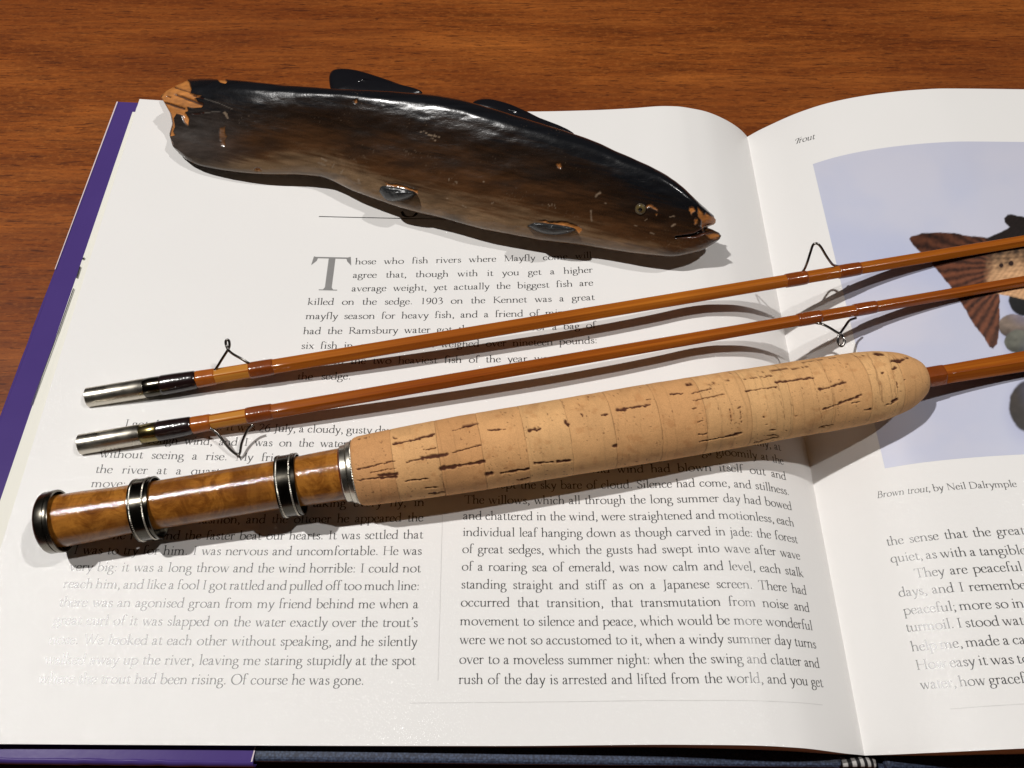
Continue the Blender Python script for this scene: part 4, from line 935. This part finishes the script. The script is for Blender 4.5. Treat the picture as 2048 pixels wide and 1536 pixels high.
# --- butt section with cork grip and reel seat
ZA = .0136
ax = Axis((86, 1047.5), ZA + .001, (2048, 722.5), ZA + .0012)
butt = thing('rod_butt_section', 'thick rod butt with cork grip and wooden reel seat', 'fishing rod', ax.M)
def XR_(u): return ax.x(u)
r0 = R(100, 63)
lathe('butt_cap', ax, [(XR_(93), r0 * .90), (XR_(93) + .0004, r0 * .955), (XR_(93) + .0009, r0 * .985), (XR_(113), r0 * .985), (XR_(113) + .0001, r0 * .955), (XR_(115.5), r0 * .955), (XR_(115.5) + .0001, r0), (XR_(124) - .0002, r0), (XR_(124), r0 * .985), (XR_(124), r0 * .93), (XR_(114), r0 * .91)], CAP, butt, 96, caps=False)
lathe('cap_disc', ax, [(XR_(93) + .0004, r0 * .9), (XR_(93) + .0001, r0 * .905), (XR_(93), r0 * .86), (XR_(93) - .0002, 1e-5)], CAP, butt, 64, caps=False)
lathe('reel_seat', ax, [(XR_(u), R(u, h)) for u, h in ((100, 52.5), (135, 52.8), (170, 52.2), (205, 50.6), (240, 49.0), (280, 48.4), (400, 48.2), (545, 48.4), (590, 49.6), (640, 51.6), (689, 52.6))], SEAT, butt, 96)
lathe('glue_line', ax, [(XR_(685), R(685, 52.9)), (XR_(686), R(686, 53.8)), (XR_(690), R(690, 53.8))], GLUE, butt, 64)
def slide(u0, u1, h, dz, dy, tilt=0):
    x0, x1 = XR_(u0), XR_(u1); r = R((u0 + u1) / 2, h); L = x1 - x0; e = thing_part = None
    band = lathe('slide_band', ax, [(x0 + L * .02, r * .93), (x0, r * .95), (x0, r), (x0 + L * .05, r * 1.0), (x0 + L * .05, r * .985), (x1 - L * .22, r * .985), (x1 - L * .20, r * .955), (x1 - L * .12, r * .955), (x1 - L * .12, r * 1.0), (x1 - L * .02, r * 1.0), (x1, r * .985), (x1, r * .94), (x0 + L * .02, r * .93)], OXIDE, butt, 128, caps=False, off=(dy, dz))
    for k, xx in enumerate((x0 + L * .105, x1 - L * .27)):
        seg = 540; mm = 8; V = []
        for i in range(seg):
            a = 2 * math.pi * i / seg; rr = r * .986; bead = .0001 + .00009 * math.cos(a * 90); 
            for j in range(mm):
                b = 2 * math.pi * j / mm; q = rr + bead * math.cos(b); V.append((xx + .00024 * math.sin(b), -math.sin(a) * q + dy, math.cos(a) * q + dz))
        Fq = np.vstack([gridfaces(seg, mm, True), np.array([[(seg - 1) * mm + k_, k_, (k_ + 1) % mm, (seg - 1) * mm + (k_ + 1) % mm] for k_ in range(mm)])])
        obj('knurled_bead', np.array(V), Fq, SILVER, band, local=True)
slide(274, 314, 63.5, -.0013, -.0002); slide(560, 600, 63.0, -.0013, -.0002)
# winding check
lathe('winding_check', ax, [(XR_(688), R(690, 50)), (XR_(688), R(690, 56.5)), (XR_(689), R(690, 57.4)), (XR_(699), R(699, 58)), (XR_(699.5), R(700, 55.5)), (XR_(701), R(700, 55.5)), (XR_(701), R(702, 61)), (XR_(703), R(702, 62)), (XR_(709), R(709, 62.4)), (XR_(709), R(709, 50))], SILVER, butt, 96, caps=False)
seg = 480; mm = 8; V = []; rr = R(711, 63.0)
for i in range(seg):
    a = 2 * math.pi * i / seg; bead = .00015 + .0001 * math.cos(a * 80)
    for j in range(mm):
        b = 2 * math.pi * j / mm; q = rr + bead * math.cos(b); V.append((XR_(711.5) + .0003 * math.sin(b), -math.sin(a) * q, math.cos(a) * q))
Fq = np.vstack([gridfaces(seg, mm, True), np.array([[(seg - 1) * mm + k_, k_, (k_ + 1) % mm, (seg - 1) * mm + (k_ + 1) % mm] for k_ in range(mm)])])
obj('knurled_bead', np.array(V), Fq, SILVER, butt, local=True)
# cork grip: one disc after another
cprof = pchip([712, 716, 724, 760, 790, 870, 950, 1100, 1300, 1450, 1550, 1650, 1705, 1748, 1780, 1804, 1823, 1834, 1840, 1844], [64, 67, 69.5, 71.5, 73, 75.5, 77, 77.2, 78.2, 77.2, 75.6, 74.6, 73.4, 70.5, 64.5, 57.5, 47.5, 40, 34, 22])
bounds = [712, 792, 880, 962, 1046, 1130, 1214, 1302, 1388, 1474, 1553, 1630, 1706, 1772, 1844]
LEN = [(713,939,789,922,1.6),(742,946,792,936,1.0),(758,951,793,948,4.2),(762,956,793,954,3.2),(714,961,760,956,1.3),(714,878,735,874,.9),(786,888,822,880,2.6),(820,881,869,868,2.8),(786,876,792,876,2),(848,900,872,895,1.2),(814,925,850,915,1.8),(845,916,893,909,4.2),(886,936,912,934,4),(810,963,856,957,1.5),(852,976,875,974,1.5),(858,988,890,983,1.6),
 (926,853,955,846,3.2),(906,905,962,890,1.6),(882,938,968,923,3.4),(905,860,925,856,.8),(974,949,984,947,4.4),(1002,947,1057,938,2.6),(975,860,1010,858,1.6),(1058,861,1070,858,4),(1073,860,1080,858,3),(1034,960,1058,956,1.2),(1068,927,1106,924,2.4),(1114,924,1141,921,2.4),(1131,842,1136,850,3.4),(1163,828,1166,832,2.2),(1132,797,1180,791,1.3),(1204,830,1214,828,2.6),
 (1235,819,1250,819,4.4),(1248,817,1300,810,2.4),(1228,893,1232,892,3.8),(1294,799,1302,797,1.6),(1340,788,1366,786,1.8),(1337,760,1362,757,1.8),(1372,768,1381,768,2.6),(1366,757,1412,751,1.0),(1386,801,1448,788,1.4),(1384,786,1422,777,1.2),(1415,769,1458,761,1.4),(1386,818,1391,817,2),(1398,870,1412,868,2.4),(1399,884,1450,874,1.6),(1452,874,1482,866,2.6),(1396,844,1404,842,1),
 (1461,818,1462,848,.8),(1476,817,1481,815,1.8),(1481,820,1483,846,.8),(1485,758,1545,751,1.3),(1490,782,1553,774,1.4),(1515,743,1524,743,1.3),(1540,742,1620,732,1.3),(1551,764,1626,755,2.2),(1540,861,1551,860,1.6),(1508,886,1558,873,1.2),(1530,850,1534,849,1.2),(1527,834,1529,834,1.6),
 (1608,721,1614,717,5.0),(1616,719,1642,717,3.0),(1656,716,1670,714,1.4),(1640,778,1660,775,2.8),(1658,774,1692,764,2.2),(1646,819,1680,808,1.5),(1678,808,1722,791,2.6),(1704,807,1720,804,1.2),(1700,715,1728,711,1.2),(1638,856,1666,849,1.0),(1748,707,1766,709,4.2),(1785,720,1800,722,4.5),(1802,720,1815,716,2.4),(1786,737,1791,735,3.4),(1764,747,1768,745,1.6),(1786,803,1793,799,3.4),(1774,810,1788,806,1.4),(1793,763,1795,775,1.6),(1808,760,1811,759,1.6),(1730,820,1742,818,1.4),(1534,872,1556,870,1),(1591,833,1594,833,1.4),(1572,862,1574,862,1.4)]
GRO = [(1735,705,1750,735,1762,790,1.0),(1750,735,1764,778,1766,805,1.4),(1777,710,1790,760,1792,800,.8),(1620,728,1630,770,1646,845,.6),(1556,765,1566,820,1570,840,.6),(880,952,890,975,893,1000,.9)]
for k in range(len(bounds) - 1):
    u0, u1 = bounds[k], bounds[k + 1]; x0, x1 = XR_(u0), XR_(u1)
    na = 46; nb = 230
    xs = np.linspace(x0 + .00002, x1 - .00002, na); us = np.interp(xs, [x0, x1], [u0, u1]); rs = np.array([R(u, float(cprof(u))) for u in us])
    dd = np.minimum(xs - x0, x1 - xs) / .00035; rs = rs - .00007 * np.clip(1 - dd, 0, 1) ** 2 * (1 if 0 < k < len(bounds) - 1 else .6)
    th = np.concatenate([np.linspace(-.35, math.pi * .92, 185, endpoint=False), np.linspace(math.pi * .92, 2 * math.pi - .35, 45, endpoint=False)])
    Xg = np.broadcast_to(xs[:, None], (na, nb)); Lc = np.stack([Xg, -np.sin(th + math.pi / 2 - math.pi / 2)[None] * rs[:, None], np.cos(th)[None] * rs[:, None]], -1)
    Wd = Lc.reshape(-1, 3) @ np.array(ax.M)[:3, :3].T + np.array(ax.M)[:3, 3]; U_, V_ = px(Wd); U_ = U_.reshape(na, nb); V_ = V_.reshape(na, nb); face = (np.sin(th + .55) > -.25)[None] * np.ones((na, 1))
    arcp = th[None] * rs[:, None] * 6000; axp = Xg * 6000 + k * 913
    tone = [0, .55, .05, .35, .75, .5, .3, .2, .6, .85, .6, .45, .8, .4][k]
    cA, cB = np.array((.585, .295, .118)), np.array((.675, .395, .172)); basec = cA * (1 - tone) + cB * tone
    c = np.broadcast_to(basec, (na, nb, 3)) * (.86 + .28 * fbm(axp / 30, arcp / 55, 5, k))[..., None] * (.94 + .12 * fbm(axp / 3.5, arcp / 3.5, 3, k + 40))[..., None]
    wob = axp + 10 * fbm(arcp / 34, axp / 90, 3, k + 5); ln = np.abs(((wob / (13 + 5 * (k % 3))) % 1) - .5) * 2; sel = vnoise(np.floor(wob / (13 + 5 * (k % 3))), np.zeros_like(wob), k + 9)
    c = c * (1 - (.20 + .26 * (k in (8, 9, 11, 12))) * (sel * sstep(.80, 1.0, ln)) * sstep(.3, .6, fbm(arcp / 60, axp / 30, 2, k + 3)))[..., None]
    pit = np.zeros((na, nb)); wx = U_ + 4.5 * (fbm(U_ / 5, V_ / 4, 3, 13) - .5); wy = V_ + 4.5 * (fbm(U_ / 6, V_ / 4, 3, 23) - .5)
    for (a, b, a2, b2, w_) in LEN:
        if max(a, a2) < u0 - 25 or min(a, a2) > u1 + 25: continue
        d_, t_ = segd(wx, wy, a, b, a2, b2); ww = w_ * (.55 + .75 * vnoise(U_ / 5, V_ / 30, 7)); pit = np.maximum(pit, (1 - sstep(ww * .55, ww * 1.15, d_)) * face * (U_ >= u0 - 14) * 1)
    for (a, b, a2, b2, a3, b3, w_) in GRO:
        for s_ in ((a, b, a2, b2), (a2, b2, a3, b3)):
            d_, t_ = segd(U_ + 6 * (fbm(U_ / 30, V_ / 9, 3, 33) - .5), V_, *s_); pit = np.maximum(pit, .42 * (1 - sstep(w_ * .5, w_ * 1.5, d_)) * face)
    spk = sstep(.86, .93, vnoise(U_ / 3.0, V_ / 2.6, 50 + k)) * sstep(.45, .65, fbm(U_ / 30, V_ / 30, 2, 60 + k)) * .7; pit2 = np.maximum(pit, spk * face)
    blot = sstep(.62, .78, fbm(U_ / 17, V_ / 13, 4, 90 + k)) * .35; c = c * (1 - blot[..., None] * np.array((.35, .5, .6)))
    c = blend(c, np.clip(pit2, 0, 1), np.array((.075, .021, .008)))
    edge = np.clip(1 - np.minimum(Xg - x0, x1 - Xg) / .00016, 0, 1) * sstep(.35, .6, vnoise(arcp / 16, axp * 0, k + 70)) * (0 < k); c = c * (1 - .34 * edge[..., None])
    nr = np.stack([np.zeros(nb), -np.sin(th), np.cos(th)], 1)[None]
    Lc = Lc - nr * (.00030 * pit + .00012 * (fbm(arcp / 20, axp / 20, 3, k) - .5))[..., None]
    cap0 = na * nb; Vv = np.concatenate([Lc.reshape(-1, 3), [(x0, 0, 0)], [(x1, 0, 0)]]); Cv = np.concatenate([c.reshape(-1, 3), [basec], [basec]])
    F = [tuple(f) for f in gridfaces(na, nb, True)]
    for j in range(nb): F.append((cap0, j, (j + 1) % nb)); F.append((cap0 + 1, (na - 1) * nb + (j + 1) % nb, (na - 1) * nb + j))
    o = obj('cork_ring', Vv, F, CORK, butt, local=True, col=Cv); o.modifiers.new('crisp', 'EDGE_SPLIT').split_angle = math.radians(60)
shaft(ax, [(1838, 19.6), (1900, 20), (2048, 21.5), (2700, 24)], BAMBOO2, butt, hexsect(.10, -4))
wrapseg('thread_wrap', ax, 1838, 1884, 20.6, 20.8, THREAD, butt, 0., roundhex(.75, 72, -4))
